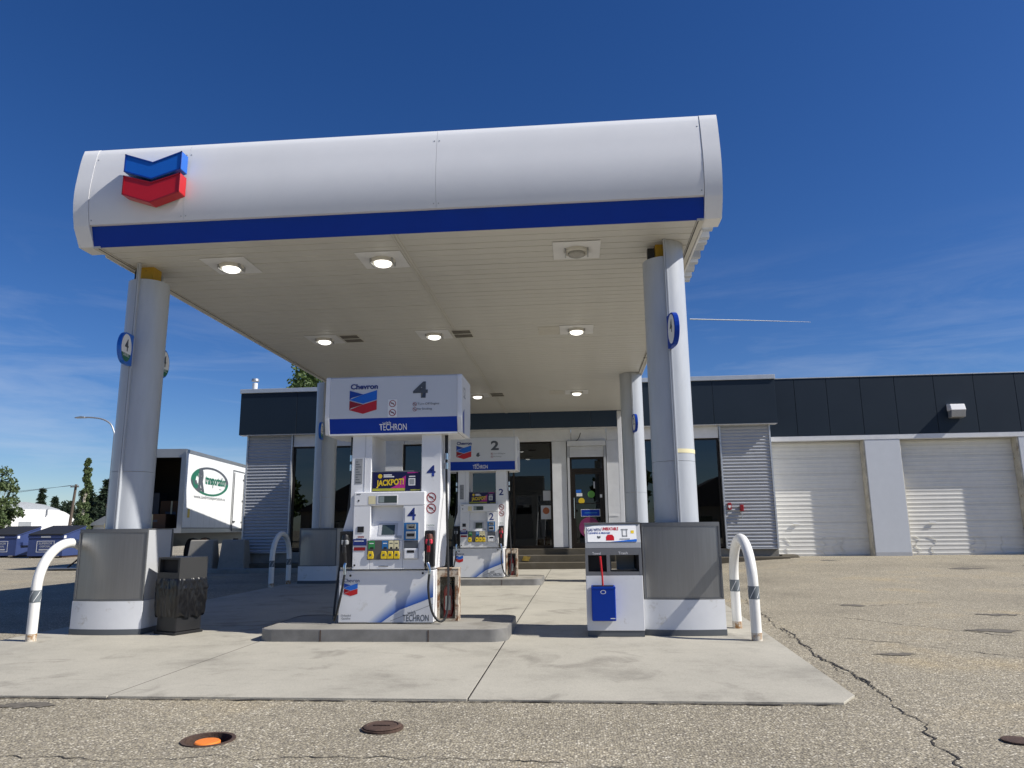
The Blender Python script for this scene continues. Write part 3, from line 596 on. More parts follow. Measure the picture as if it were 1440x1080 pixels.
    decal('ad_flash', [(0, 1.624), (.19, 1.624), (.20, 1.78), (.15, 1.75), (.08, 1.66)], FRONT(ya-.001), m_mag, ad)
    sk_ = lambda u, v: (u, ya-.002, v+.10*(u+.02)*.6); text('ad_headline', 'JACKPOT!', -.175, .175, 1.635, 1.735, sk_, m_adyel, ad, bold=.04)
    decal('ad_badge', circ(-.13, 1.775, .028, 14), FRONT(ya-.001), m_adyel, ad); [decal('ad_line', rect(-.085, .02+.03*k, 1.782-.022*k, 1.796-.022*k), FRONT(ya-.0015), m_wprint, ad) for k in range(2)]
    decal('ad_panel', rect(.235, .32, 1.655, 1.745), FRONT(ya-.001), m_wprint, ad); decal('ad_panel_fill', rect(.245, .31, 1.665, 1.735), FRONT(ya-.0016), m_grey, ad); decal('ad_line', rect(.24, .32, 1.762, 1.773), FRONT(ya-.001), m_wprint, ad); decal('ad_tab', [(.22, 1.806), (.36, 1.81), (.35, 1.822), (.215, 1.82)], FRONT(ya-.001), m_mag, ad)
    # prints on pillars
    yp = yf+.028
    decal('notice', rect(-.45, -.355, 1.68, 2.0), FRONT(yp), m_grey, t)
    for k in range(9): decal('notice_line', rect(-.44, -.37-.02*(k % 3), 1.70+.032*k, 1.708+.032*k), FRONT(yp-.001), m_dgrey, t)
    text('pillar_number', num, .47, .58, 1.76, 1.90, FRONT(yp), m_navy, t, bold=.02)
    nosmoke(.53, 1.50, .062, yp, t); nosmoke(.53, 1.365, .062, yp, t)
    decal('caution_label', rect(.475, .575, 1.135, 1.185), FRONT(yp), m_wprint, t); text('caution_text', 'CAUTION', .48, .57, 1.15, 1.17, FRONT(yp-.001), m_dkgreen, t)
    # lower cabinet prints
    yl = yf-.002
    chevron(-.535, -.365, .475, .325, yl, t); text('brand_word', 'Chevron', -.54, -.345, .485, .53, FRONT(yl), m_navy, t, bold=.01)
    n = 8; V = []; Fc = []; cols = []
    for k in range(n+1):                                     # blue printed sweep fading to white
        f = k/n; a = (-.13-.05*f-.0, .013+.0*f); b = (.572, .10+.42*f*1.0+.17)
        V += [(-.06-.18*f, yl, .016), (.16-.08*f, yl, .16+.13*f), (.572, yl, .31+.25*f)]
        c = (.010+.72*f**1.25, .085+.66*f**1.15, .40+.35*f**1.05); cols += [c]*3
    for k in range(n): Fc += [(3*k, 3*k+1, 3*k+4, 3*k+3), (3*k+1, 3*k+2, 3*k+5, 3*k+4)]
    sw = build('blue_sweep', V, Fc, M_SWEEP, t, fix=False); at = sw.data.color_attributes.new('print', 'FLOAT_COLOR', 'POINT')
    for i, c in enumerate(cols): at.data[i].color = (*c, 1)
    decal('grey_sweep', [(-.06, .016), (.572, .016), (.572, .31), (.20, .16)], FRONT(yl), mat('sweep_grey', (.60, .61, .63), .4), t)
    decal('sweep_line', [(.05, .03), (.572, .225), (.572, .232), (.05, .036)], FRONT(yl-.001), m_grey, t)
    text('slogan', 'with', .26, .36, .105, .155, FRONT(yl-.0015), m_dgrey, t); text('slogan', 'TECHRON', .20, .52, .03, .105, FRONT(yl-.0015), m_dgrey, t, bold=.005)
    text('small_print', 'Unleaded\nGasoline', -.56, -.44, .05, .11, FRONT(yl), m_dgrey, t)
    decal('lock', circ(-.46, .565, .014, 12), FRONT(yl), m_black, t); decal('lock', circ(.44, .59, .014, 12), FRONT(yl), m_black, t)
    # nozzles, boots, hoses
    for sx_, x0, x1, grip in ((-1, -.60, -.44, m_grey), (1, .468, .585, m_pink)):
        cx = (x0+x1)/2; bt = box('nozzle_boot', x0, x1, yf-.035, yf+.05, .665, 1.10, m_black, t, bevel=.01)
        box('boot_recess', x0+.015, x1-.015, yf-.037, yf-.033, .69, 1.07, m_void, bt)
        nz = MB().tube(smoothpath([(cx, yf-.05, 1.05), (cx, yf-.075, .99), (cx, yf-.085, .90), (cx-sx_*.01, yf-.075, .80), (cx-sx_*.015, yf-.06, .72)]), [.026]*9+[.024]*8+[.018]*8, 10).build('nozzle', m_black, t, smooth=True)
        box('nozzle_hood', cx-.042, cx+.042, yf-.10, yf-.035, .935, 1.0, grip, nz, bevel=.012)
        MB().lathe((cx, yf-.05, 1.0), [(.001, .06), (.035, .055), (.05, 0), (.048, -.01), (.001, -.01)], 14).build('splash_guard', m_brown if sx_ > 0 else m_black, nz, smooth=True)
        box('trigger', cx-.02, cx+.02, yf-.11, yf-.09, .84, .92, m_red2 if sx_ > 0 else m_black, nz, bevel=.006)
        MB().tube([(cx-sx_*.015, yf-.06, .72), (cx-sx_*.005, yf-.065, .685), (cx+.01, yf-.07, .64), (cx+.01, yf-.072, .58)], [.018, .022, .018, .019], 10).build('swivel', m_chrome, nz, smooth=True)
        if sx_ > 0: P = [(cx+.01, yf-.072, .60), (cx+.0, yf-.08, .40), (cx+.05, yf-.09, .15), (cx+.14, yf-.06, .035), (cx+.21, yf, .12), (cx+.215, yf+.08, .5), (cx+.18, yf+.16, 1.2), (cx+.165, yf+.18, 1.8), (cx+.165, yf+.18, 2.0)]
        else: P = [(cx+.01, yf-.072, .60), (cx-.02, yf-.08, .38), (cx-.08, yf-.06, .12), (cx-.13, yf, .05), (cx-.155, yf+.10, .25), (cx-.13, yf+.2, .8), (cx-.045, yf+.2, 1.45), (cx-.02, yf+.19, 2.0)]
        tube('hose', smoothpath(P), .0145, m_rubber, t, 10)
        q = P[-1]
        for z_ in (1.86, 1.98): MB().tube([(q[0], q[1], z_), (q[0], q[1], z_+.08)], .029, 12).build('breakaway', m_chrome, t, smooth=True)
        tube('hose_top', [(q[0], q[1], 2.05), (q[0], q[1], 2.38)], .022, m_rubber, t, 10)
    # overhead sign box
    z0, z1, zb = 2.31, 3.04, 2.50; ys, ye = -.44, .30
    prof = [(ys+.045, z0), (ys, zb), (ys+.004, z1-.02), (ys+.02, z1), (ye-.02, z1), (ye, z1-.02), (ye, zb), (ye-.045, z0)]
    sg = prism('sign_box', prof, -.775, .865, 'x', mat('sign_face_grey', (.60, .615, .64), .35, var=.02), t)
    for x0, x1, x2, x3 in ((-.835, -.777, -.79, -.777), (.867, .925, .867, .88)):
        prism('sign_end', [(a-.006 if a < 0 else a+.006, b+(.004 if b > 2.6 else -.010)) for a, b in prof], x0, x1, 'x', m_pump, sg, bevel=.006)
    box('sign_lip', -.776, .866, ys+.03, ye-.03, z0-.018, z0-.001, m_pump, sg)
    inc = lambda d: (lambda u, v: (u, ys+.045*(zb-v)/(zb-z0)-d, v))
    decal('blue_band', rect(-.774, .864, z0+.004, zb), inc(.003), m_blue, sg)
    text('band_word', 'with', -.09, .02, 2.415, 2.46, inc(.005), m_wprint, sg); text('band_word', 'TECHRON', -.13, .22, 2.345, 2.425, inc(.005), m_wprint, sg, bold=.006)
    yq = ys-.002
    chevron(-.52, -.165, 2.86, 2.56, yq, sg); text('brand_word', 'Chevron', -.51, -.155, 2.875, 2.945, FRONT(yq), m_navy, sg, bold=.035)
    text('sign_number', num, .30, .49, 2.745, 2.955, FRONT(yq), m_dgrey, sg, bold=.035)
    if extra:
        decal('sticker', rect(-.02, .10, 2.51, 2.735), FRONT(yq), m_wprint, sg); nosmoke(.04, 2.68, .045, yq-.001, sg); nosmoke(.04, 2.565, .045, yq-.001, sg)
    else: decal('peeled_print', [(-.05, 2.62), (0, 2.60), (.05, 2.64), (.02, 2.66), (.03, 2.70), (-.02, 2.69), (-.04, 2.66)], FRONT(yq), m_dgrey, sg)
    for zz, s in ((2.665, 'Turn Off Engine'), (2.60, 'No Smoking')):
        nosmoke(.325, zz, .026, yq, sg); text('sign_line', s, .36, .36+.0185*len(s), zz-.016, zz+.018, FRONT(yq), m_dgrey, sg)
    rx = lambda u, v: (.9305, ys+u, v); decal('end_stripe', [(.12, 2.30), (.20, 2.30), (.20, 2.62), (.10, 2.56)], lambda u, v: (.9265, ys+u, v), m_blue, sg)
    text('end_letters', 'S2', .14, .30, 2.76, 2.90, lambda u, v: (.9265, ys+u, v), m_grey, sg)
    return t
def _sweep():
    m, t, b, N, K = nodes('sweep_print'); a = N('ShaderNodeAttribute'); a.attribute_name = 'print'; K(a.outputs['Color'], b.inputs['Base Color']); b.inputs['Roughness'].default_value = .4; return m
M_SWEEP = _sweep()
pump('front white fuel pump numbered 4 with blue sweep', '4', (-2.34, 9.43, .150), True)
pump('rear fuel pump numbered 2 before the store window', '2', (-2.30, 17.55, .150), False).scale = (1, 1, 1.062)
def ext_cabinet(label, x, y):
    t = thing('extinguisher_cabinet', label, 'cabinet', (x, y, .152), 'extinguisher cabinets', world=False)
    box('back', -.13, .13, .16, .175, 0, .62, m_rust, t); box('side', -.135, -.12, 0, .175, 0, .62, m_rust, t); box('side', .12, .135, 0, .175, 0, .62, m_rust, t)
    box('top', -.14, .14, -.005, .18, .62, .635, m_rust, t, bevel=.003); box('door_rail', -.119, .119, .0, .014, .53, .615, m_rust, t); box('door_rail', -.119, .119, .0, .014, .002, .03, m_rust, t)
    box('door_stile', -.119, -.095, 0, .014, .031, .529, m_rust, t); box('door_stile', .095, .119, 0, .014, .031, .529, m_rust, t)
    box('door_pane', -.094, .094, .004, .008, .031, .529, glass('cabinet_glass', .9, boost=.35), t)
    b = MB().lathe((.0, .085, 0), [(.001, .012), (.06, .012), (.062, .03), (.062, .36), (.045, .41), (.018, .43), (.016, .46), (.001, .46)], 18).build('extinguisher', m_exred, t, smooth=True)
    MB().box(-.012, .07, .07, .10, .46, .475).box(-.012, .05, .07, .10, .49, .50).build('lever', m_black, b); MB().tube(smoothpath([(.01, .08, .455), (.05, .06, .40), (.05, .055, .2)]), .008, 6).build('hose', m_rubber, b)
    decal('instruction_label', rect(-.03, .035, .13, .30), FRONT(.0215), m_wprint, b); return t
ext_cabinet('rusty white extinguisher cabinet beside the front pump', -1.635, 9.28)
ext_cabinet('rusty white extinguisher cabinet beside the rear pump', -1.57, 17.5)

# ================================================================== TOWEL / TRASH UNIT
tw = thing('towel_trash_unit', 'white and grey towel and trash unit with advert strip', 'service unit', (.42, 9.2, 0))
X0, X1, Y0, Y1 = .075, .735, 8.95, 9.45
box('kick', X0+.005, X1-.003, Y0+.006, Y1, .018, .085, m_kick, tw)
box('cabinet', X0, X1, Y0, Y1, .085, .705, m_skirt, tw, bevel=.004)
gy_ = mat('unit_grey', (.155, .16, .17), .42, var=.04)
for x0, x1 in ((X0, X0+.03), (.322, .362), (X1-.035, X1)): box('post', x0, x1, Y0, Y1, .708, .955, gy_, tw)
box('sill', X0+.001, X1-.001, Y0+.001, Y1, .7055, .748, gy_, tw); box('rail', X0+.001, X1-.001, Y0+.001, Y1, .94, 1.02, gy_, tw)
box('towel_bin', X0+.03, .322, Y0+.05, Y1-.02, .749, .939, m_void, tw)
box('trash_back', .37, .395, Y1-.015, Y1, .749, .939, m_wprint, tw); box('trash_ledge', .363, X1-.036, Y0+.02, Y0+.06, .749, .768, m_void, tw); box('trash_inner', X1-.06, X1-.036, Y0+.03, Y1-.02, .77, .939, m_void, tw)
box('rear_panel', .46, X1-.036, Y1-.012, Y1, .749, .939, m_skirt, tw)
sg = prism('advert_board', [(Y0+.0, 1.022), (Y0+.0, 1.085), (Y0+.09, 1.30), (Y1, 1.30), (Y1, 1.022)], X0+.004, X1-.004, 'x', m_side, tw)
box('hood_top', X0-.004, X1+.002, Y0+.07, Y1+.004, 1.301, 1.318, m_steel2, tw, bevel=.003)
sl = lambda d: (lambda u, v: (u, Y0+.09*(v-1.085)/.215-d, v+.0005))
ap = decal('advert', [(X0+.03, 1.092), (X1-.05, 1.092), (X1-.05, 1.29), (X0+.2, 1.295), (X0+.03, 1.265)], sl(.006), m_wprint, sg)
text('advert_words', 'GAS WITH', X0+.035, X0+.19, 1.215, 1.25, sl(.008), m_navy, ap, bold=.02); text('advert_words', 'UNBEATABLE', X0+.205, X0+.40, 1.225, 1.262, sl(.008), m_red, ap, bold=.025); text('advert_words', 'CLEANING & MILEAGE!', X0+.035, X0+.30, 1.185, 1.207, sl(.008), m_blue3, ap, bold=.015)
decal('advert_car', [(X0+.25, 1.108), (X0+.345, 1.108), (X0+.345, 1.15), (X0+.325, 1.176), (X0+.27, 1.176), (X0+.25, 1.15)], sl(.008), m_red, ap)
decal('advert_wave', [(X0+.30, 1.093), (X1-.05, 1.093), (X1-.05, 1.122), (X0+.5, 1.112)], sl(.007), m_blue2, ap); decal('advert_badge', rect(X0+.545, X0+.582, 1.188, 1.222), sl(.008), m_yel, ap); chevron_y = None
decal('advert_mark', [(X0+.145, 1.165), (X0+.165, 1.155), (X0+.185, 1.165), (X0+.185, 1.14), (X0+.165, 1.13), (X0+.145, 1.14)], sl(.008), m_dgrey, ap)
pmk = MB()
for a in ((.44, .452, 1.15, 1.24), (.49, .502, 1.15, 1.24), (.43, .512, 1.225, 1.24), (.44, .502, 1.15, 1.165), (.41, .53, 1.118, 1.13)):
    pmk.add([sl(.0085)(X0+q[0], q[1]) for q in rect(*a)], [(0, 1, 2, 3)])
pmk.build('advert_pump_icon', m_grey, ap, fix=False)
text('opening_word', 'Towel', .155, .255, .945, .975, FRONT(Y0-.001), m_wprint, tw); text('opening_word', 'Trash', .46, .57, .947, .977, FRONT(Y0-.001), m_wprint, tw)
bk = thing('squeegee_bucket', 'blue squeegee bucket hung on the white towel unit', 'bucket', (.265, 8.86, .2))
prism('bucket_body', [(8.945, .205), (8.83, .205), (8.80, .575), (8.945, .60)], .13, .405, 'x', m_blue, bk, bevel=.008)
box('bucket_opening', .15, .385, 8.815, 8.935, .585, .598, m_void, bk); box('water_lip', .128, .407, 8.798, 8.81, .565, .59, m_blue, bk, bevel=.003)
ring('bucket_icon', .265, .53, .032, .025, lambda u, v: (u, 8.80+(.575-v)*.081-.003, v), m_wprint, bk, 16, .7)
decal('bucket_mark', rect(.34, .395, .23, .24), lambda u, v: (u, 8.80+(.575-v)*.081-.003, v), m_wprint, bk)
sq = thing('squeegee', 'red handled squeegee standing in the blue bucket', 'squeegee', (.265, 8.87, .58))
MB().tube([(.27, 8.87, .45), (.262, 8.865, .70), (.245, 8.88, .93)], [.011, .011, .013], 8).build('handle', m_red, sq, smooth=True); box('blade', .19, .34, 8.86, 8.88, .44, .47, m_black, sq)

# litter bin with bag
lb = thing('litter_bin', 'black litter bin with plastic bag beside the left pedestal', 'bin', (-5.07, 9.27, 0), world=False, rz=math.radians(-24))
w_ = .205
prism('base', [(-w_, -w_), (w_, -w_), (w_, w_), (-w_, w_)], .018, .05, 'z', m_black, lb, bevel=.006)
box('lower_body', -w_+.02, w_-.02, -w_+.02, w_-.02, .05, .40, m_black, lb, bevel=.01)
hd = MB(); hz0, hz1 = .66, .95
hd.box(-w_-.005, -w_+.03, -w_, w_, hz0, hz1).box(w_-.03, w_+.005, -w_, w_, hz0, hz1).box(-w_+.03, w_-.03, w_-.03, w_, hz0, hz1).box(-w_+.03, w_-.03, -w_, -w_+.02, hz0, .765).box(-w_+.03, w_-.03, -w_, -w_+.02, .925, hz1).box(-w_+.03, w_-.03, -w_+.02, w_-.03, hz1-.02, hz1-.001)
hd.build('hood', mat('bin_grey_hood', (.028, .028, .028), .5), lb); box('opening', -w_+.03, w_-.03, -w_+.05, w_-.04, .67, .92, m_void, lb)
V = []; n = 144; rows = 30
for j in range(rows):
    z = .69-.46*j/(rows-1); 
    for k in range(n):
        a = 2*math.pi*k/n; c, s = math.cos(a), math.sin(a); sc = 1/max(abs(c), abs(s)); sc = min(sc, 1.36)
        bul = .012*math.sin(math.pi*j/(rows-1))
        nz_ = noise.noise(Vector((c*3, s*3, z*2)))*.010*(1 if j else .2)+(abs(noise.noise(Vector((c*5+z*3, s*5, z*5))))*.012+abs(noise.noise(Vector((c*11-z*6, s*11, z*8))))*.012*(1.6 if j < 9 else .6)+noise.noise(Vector((c*30, s*30, z*22)))*.003)*(1 if j else .3)
        zz = z+(noise.noise(Vector((c*4, s*4, 7)))*.05 if j == rows-1 else 0)
        rr = (w_+.004+bul+nz_)*sc; V.append((rr*c, rr*s, zz))
build('bag', V, [(j*n+k, j*n+(k+1) % n, (j+1)*n+(k+1) % n, (j+1)*n+k) for j in range(rows-1) for k in range(n)], m_bag, lb, smooth=2)

# ================================================================== STORE
YW = 24.2
st = thing('store_building', 'low store with navy fascia and corrugated grey end panels', 'building', (-2.5, 24.2, 0))
XA, XB = -11.22, 6.25; FL = .60
# shell behind the glazing
box('foundation', XA, XB, YW+.02, YW+.4, -.1, FL-.045, m_conc2, st)
for a, b, c, d in ((XA, XA+.15, YW+.1, 34), (XB-.15, XB, YW+.1, 34), (XA+.15, XB-.15, 33.85, 34)): box('wall', a, b, c, d, -.05, 4.25, m_white, st)
box('roof', XA, XB, YW+.13, 34, 4.26, 4.36, m_roofg, st)
box('shop_floor', XA+.15, XB-.15, YW+.4, 33.85, .1, FL-.05, m_shelf, st); box('back_wall', XA+.15, XB-.15, 29.0, 29.1, FL, 4.44, m_inner, st); box('shop_ceiling', XA+.15, XB-.15, YW+.25, 28.99, 3.98, 4.02, m_shelf, st)
# corrugated panels
def corr(name, x0, x1, z0, z1, parent, axis=0, X=None):
    V = []; Fc = []; p = .105; prof = [(k/8, -.012-.012*math.sin(2*math.pi*k/8)) for k in range(8)]
    z = z0; rows = []
    while z < z1-.01:
        for f, d in prof:
            if z+f*p < z1: rows.append((z+f*p, d))
        z += p
    rows.append((z1, 0))
    for z, d in rows: V += [(x0, YW-.052+d, z), (x1, YW-.052+d, z)]
    Fc = [(2*i, 2*i+1, 2*i+3, 2*i+2) for i in range(len(rows)-1)]
    o = build(name, V, Fc, m_corr, parent, fix=False, smooth=2)
    for a, b in ((x0-.05, x0), (x1, x1+.05)): box('edge_trim', a, b, YW-.095, YW+.1, z0-.012, z1, m_flash, o)
    box('base_trim', x0, x1, YW-.092, YW+.02, z0-.03, z0-.001, m_flash, o); box('backing', x0, x1, YW-.045, YW+.1, z0, z1, m_steel2, o)
corr('corrugated_panel', -11.17, -9.66, .56, 4.47, st); corr('corrugated_panel', 4.68, 6.20, .56, 4.47, st)
# fascia boxes
n = 9; wd = (6.45+11.42)/n
for k in range(n):
    x0 = -11.42+k*wd; box('fascia_panel', x0+.006, x0+wd-.006, 23.90, 23.94, 4.47, 5.90, m_navyp, st, bevel=.003)
box('fascia_core', -11.41, 6.44, 23.945, 24.08, 4.475, 5.89, m_steel2, st)
box('fascia_end', 6.442, 6.452, 23.905, 25.0, 4.47, 5.90, m_navyp, st); box('fascia_end', -11.43, -11.412, 23.905, 24.07, 4.47, 5.90, m_navyp, st)
box('fascia_soffit', -11.41, 6.44, 23.91, 24.2, 4.452, 4.470, m_white, st)
for k in range(6):
    x0 = -11.46+k*17.94/6; box('coping', x0, x0+17.94/6-.008, 23.86, 24.12, 5.905, 6.05, m_flash, st, bevel=.008)
# white head band panels and pilasters
edges = [-9.60, -7.6, -5.75, -3.9, -2.05, -.16, 1.0, 2.9, 4.62]
for a, b in zip(edges[:-1], edges[1:]): box('head_panel', a+.005, b-.005, YW-.03, YW+.06, 4.06, 4.45, m_white, st, bevel=.003)
for a, b in ((-6.70, -5.80), (-.80, -.325), (.985, 1.86)): box('pilaster', a, b, YW-.04, YW+.12, FL+.04, 4.055, m_white, st, bevel=.004)
box('pilaster_foot', -.80, -.325, YW-.03, YW+.1, FL-.04, FL+.038, m_steel2, st)
# windows
def window(x0, x1, z0, z1, mull=()):
    f = MB(); t = .05
    f.box(x0, x0+t, YW+.03, YW+.10, z0, z1).box(x1-t, x1, YW+.03, YW+.10, z0, z1).box(x0+t, x1-t, YW+.03, YW+.10, z1-t, z1).box(x0+t, x1-t, YW+.03, YW+.10, z0, z0+.09)
    for q in mull: f.box(q-.03, q+.03, YW+.03, YW+.10, z0+.09, z1-t)
    wn = f.build('window', m_bronze, st); xs = [x0+t]+[v for q in mull for v in (q-.03, q+.03)]+[x1-t]
    for a, b in zip(xs[::2], xs[1::2]): box('pane', a, b, YW+.06, YW+.066, z0+.09, z1-t, m_glass, wn)
window(-9.58, -6.72, FL+.0, 4.055, (-8.15,)); window(-5.78, -.82, FL, 4.055, (-3.9, -2.08)); window(1.88, 4.60, FL, 4.055, (3.05,))
# entrance
dr = box('door_surround', -.30, .965, YW-.12, YW+.08, 3.88, 4.05, m_white, st, bevel=.006)
for k in range(7): box('shutter_slat', -.22, .885, YW-.05, YW+.04, 3.525+.05*k, 3.570+.05*k, m_white, dr)
for a, b in ((-.30, -.225), (.89, .965)): box('door_post', a, b, YW-.08, YW+.08, FL, 3.878, m_side, st)
df = MB(); df.box(-.222, -.16, YW, YW+.07, FL, 3.52).box(.825, .888, YW, YW+.07, FL, 3.52).box(-.16, .825, YW, YW+.07, 3.45, 3.52).box(-.16, .825, YW, YW+.07, 3.06, 3.15)
df.build('door_frame', m_bronze, st); box('transom_pane', -.16, .825, YW+.03, YW+.036, 3.151, 3.449, m_glass, st)
dl = MB(); dl.box(-.155, -.06, YW+.005, YW+.055, FL+.015, 3.055).box(.725, .82, YW+.005, YW+.055, FL+.015, 3.055).box(-.06, .725, YW+.005, YW+.055, 2.96, 3.055).box(-.06, .725, YW+.005, YW+.055, FL+.015, FL+.17).box(-.06, .725, YW+.012, YW+.05, 2.0, 2.03)
dd = dl.build('door', m_bronze, st); box('pane', -.06, .725, YW+.028, YW+.034, FL+.17, 2.96, m_glass2, dd); tube('handle', [(-.11, YW+.005, 1.55), (-.11, YW-.05, 1.55), (-.11, YW-.05, 2.2), (-.11, YW+.005, 2.2)], .014, m_chrome, dd)
yd = FRONT(YW+.024)
decal('sticker', rect(-.04, .13, 2.36, 2.46), yd, m_blue2, dd); decal('sticker', rect(-.03, .16, 2.25, 2.35), yd, m_wprint, dd); decal('sticker', circ(.13, 2.1, .10, 16), yd, m_adyel, dd); decal('sticker', circ(.45, 2.31, .115, 18), yd, mat('lime_print', (.10, .30, .05), .5), dd)
decal('sticker', rect(.73, .80, 2.2, 2.3), FRONT(YW+.003), m_wprint, dd); decal('sticker', rect(.53, .58, 2.5, 2.72), yd, m_side, dd)
pd = decal('blue_notice', rect(.10, .72, 1.60, 1.83), yd, m_wprint, dd); decal('notice_fill', rect(.115, .705, 1.615, 1.815), FRONT(YW+.022), m_blue, pd); decal('notice_text', rect(.22, .62, 1.70, 1.73), FRONT(YW+.021), m_sky, pd)
ps = decal('pink_poster', circ(.36, 1.25, .33, 28), yd, mat('poster_magenta', (.20, .02, .10), .5), dd); decal('poster_inner', circ(.40, 1.12, .22, 20), FRONT(YW+.022), m_cream, ps)
decal('poster', rect(-1.20, -.86, 1.53, 1.97), FRONT(YW+.055), m_side, st); decal('poster_disc', circ(-1.03, 1.80, .11, 18), FRONT(YW+.053), mat('poster_orange', (.32, .09, .03), .5), st); decal('poster', rect(-1.12, -.87, 2.13, 2.45), FRONT(YW+.055), m_side, st)
box('grab_bar_mount', 1.00, 1.30, YW-.05, YW-.02, 1.60, 1.66, m_wprint, st)
tube('loose_cable', smoothpath([(-.28, YW-.06, 4.0), (-.05, YW-.08, 4.03), (.08, YW-.06, 4.12), (.16, YW-.035, 4.32)]), .012, m_black, st, 6)
# steps
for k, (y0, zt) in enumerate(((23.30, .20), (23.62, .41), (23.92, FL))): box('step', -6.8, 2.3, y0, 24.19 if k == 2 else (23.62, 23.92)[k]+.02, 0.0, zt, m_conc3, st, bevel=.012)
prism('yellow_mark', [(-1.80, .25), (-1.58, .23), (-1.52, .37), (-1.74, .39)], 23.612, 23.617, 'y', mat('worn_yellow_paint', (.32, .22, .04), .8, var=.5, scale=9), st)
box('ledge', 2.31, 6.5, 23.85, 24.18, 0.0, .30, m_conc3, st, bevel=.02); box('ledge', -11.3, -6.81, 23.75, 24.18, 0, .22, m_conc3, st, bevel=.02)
box('wall_post', 1.33, 1.46, 23.42, 23.55, .02, 4.92, m_white, st, bevel=.006); box('door_bell_box', 1.465, 1.53, 23.43, 23.50, 1.9, 2.07, m_black, st)
# shop contents seen through the glass
sh = thing('display_rack', 'white wire rack with goods behind the store window', 'rack', (-1.5, 25.2, FL))
for k in range(4): box('rack_shelf', -2.0, -.95, 24.7, 25.2, FL+.3+.42*k, FL+.33+.42*k, m_shelf, sh)
wr = MB()
for k in range(6): wr.box(-2.0+.2*k, -1.985+.2*k, 24.68, 24.695, FL, FL+1.7)
for k in range(6): wr.box(-2.0, -.98, 24.68, 24.695, FL+.3*k, FL+.315+.3*k)
wr.build('wire_front', m_side, sh)
rn = random.Random(5); pk = MB(); pkr = MB()
for k in range(4):
    x = -1.97
    while x < -1.15: ww = rn.uniform(.1, .2); (pk if rn.random() < .6 else pkr).box(x, x+ww-.015, 24.75, 24.95, FL+.331+.42*k, FL+.331+.42*k+rn.uniform(.16, .3)); x += ww
pk.build('packets', m_wprint, sh); pkr.build('packets', m_exred, sh)
for x0, lb in ((2.2, 'dim shelf unit behind the right store window'), (-8.9, 'dim shelf unit behind the left store window'), (-5.4, 'dim shelf unit behind the middle store window')):
    t = thing('shop_shelf', lb, 'shelf', (x0, 26, FL)); box('shelf_back', x0, x0+2.0, 26.3, 26.34, FL, FL+1.5, m_shelf, t)
    for k in range(4):
        box('shelf_board', x0, x0+2.0, 25.95, 26.299, FL+.1+.38*k, FL+.13+.38*k, m_shelf, t); x = x0+.03; g_ = MB()
        while x < x0+1.85: ww = rn.uniform(.08, .22); g_.box(x, x+ww-.015, 26.0, 26.2, FL+.131+.38*k, FL+.131+.38*k+rn.uniform(.12, .28)); x += ww
        g_.build('goods', (m_exred, m_wprint, m_cream, m_sky)[k], t)
# fittings on the right corrugated panel
for nm, x, z, lb, w_, h_ in (('alarm_pull', 4.80, 1.86, 'red fire pull box nearest the window on corrugated panel', .06, .11), ('alarm_bell', 5.17, 1.80, 'red alarm box right of the pull box on corrugated panel', .055, .10)):
    t = thing(nm, lb, 'alarm', (x, YW-.09, z)); box('case', x-w_, x+w_, YW-.19 if nm == 'alarm_bell' else YW-.13, YW-.081, z-h_, z+h_, m_red2, t, bevel=.012)
    decal('case_mark', [(x-.04, z-.02), (x, z-.07), (x+.04, z-.02), (x+.04, z+.03), (x-.04, z+.03)], FRONT((YW-.192 if nm == 'alarm_bell' else YW-.132)), m_wprint if nm == 'alarm_pull' else m_red2, t)
    if nm == 'alarm_bell': box('conduit', x-.012, x+.012, YW-.12, YW-.095, z-.32, z-h_, m_flash, t)
vp_ = thing('roof_vent', 'white vent pipe on the left end of the store roof', 'vent', (-11.12, 24.26, 4.37)); MB().tube([(-11.12, 24.26, 4.37), (-11.12, 24.26, 6.33)], .09, 14).build('pipe', m_white, vp_, smooth=True); MB().lathe((-11.12, 24.26, 0), [(.001, 6.50), (.12, 6.48), (.13, 6.40), (.001, 6.40)], 14).build('cap', m_galv, vp_, smooth=True)

# ================================================================== GARAGE WING
ga = thing('garage_wing', 'garage wing with navy panels and two cream overhead doors', 'building', (11, 25, .25))
GY = 25.0; GZ = .25; RC = .34
sm = [6.455, 7.36, 8.41, 9.50, 10.60, 11.85, 13.11, 14.40, 15.7, 17.0, 18.3]
for a, b in zip(sm[:-1], sm[1:]): box('fascia_panel', a+.007, b-.007, GY-.035, GY, 4.15, 6.09, m_navyp, ga, bevel=.003)
box('fascia_core', 6.46, 18.3, GY+.003, GY+.3, 4.16, 6.08, m_void, ga); box('coping', 6.45, 18.3, GY-.05, GY+.32, 6.092, 6.125, m_flash, ga, bevel=.004)
box('lintel', 6.30, 18.3, GY-.03, GY+.30, 3.99, 4.145, m_white, ga, bevel=.004)
for a, b in ((9.47, 10.58), (14.28, 15.4)):
    p = box('pillar', a, b, GY-.02, GY+.5, GZ+.11, 3.987, m_pillar, ga, bevel=.006); box('pillar_foot', a-.005, b+.005, GY-.03, GY+.5, GZ-.05, GZ+.105, m_side, p, bevel=.004)
    box('jamb', a-.035, a-.002, GY+.02, GY+.45, GZ-.05, 3.985, m_jamb, p); box('jamb', b+.002, b+.03, GY+.02, GY+.45, GZ-.05, 3.985, m_jamb, p)
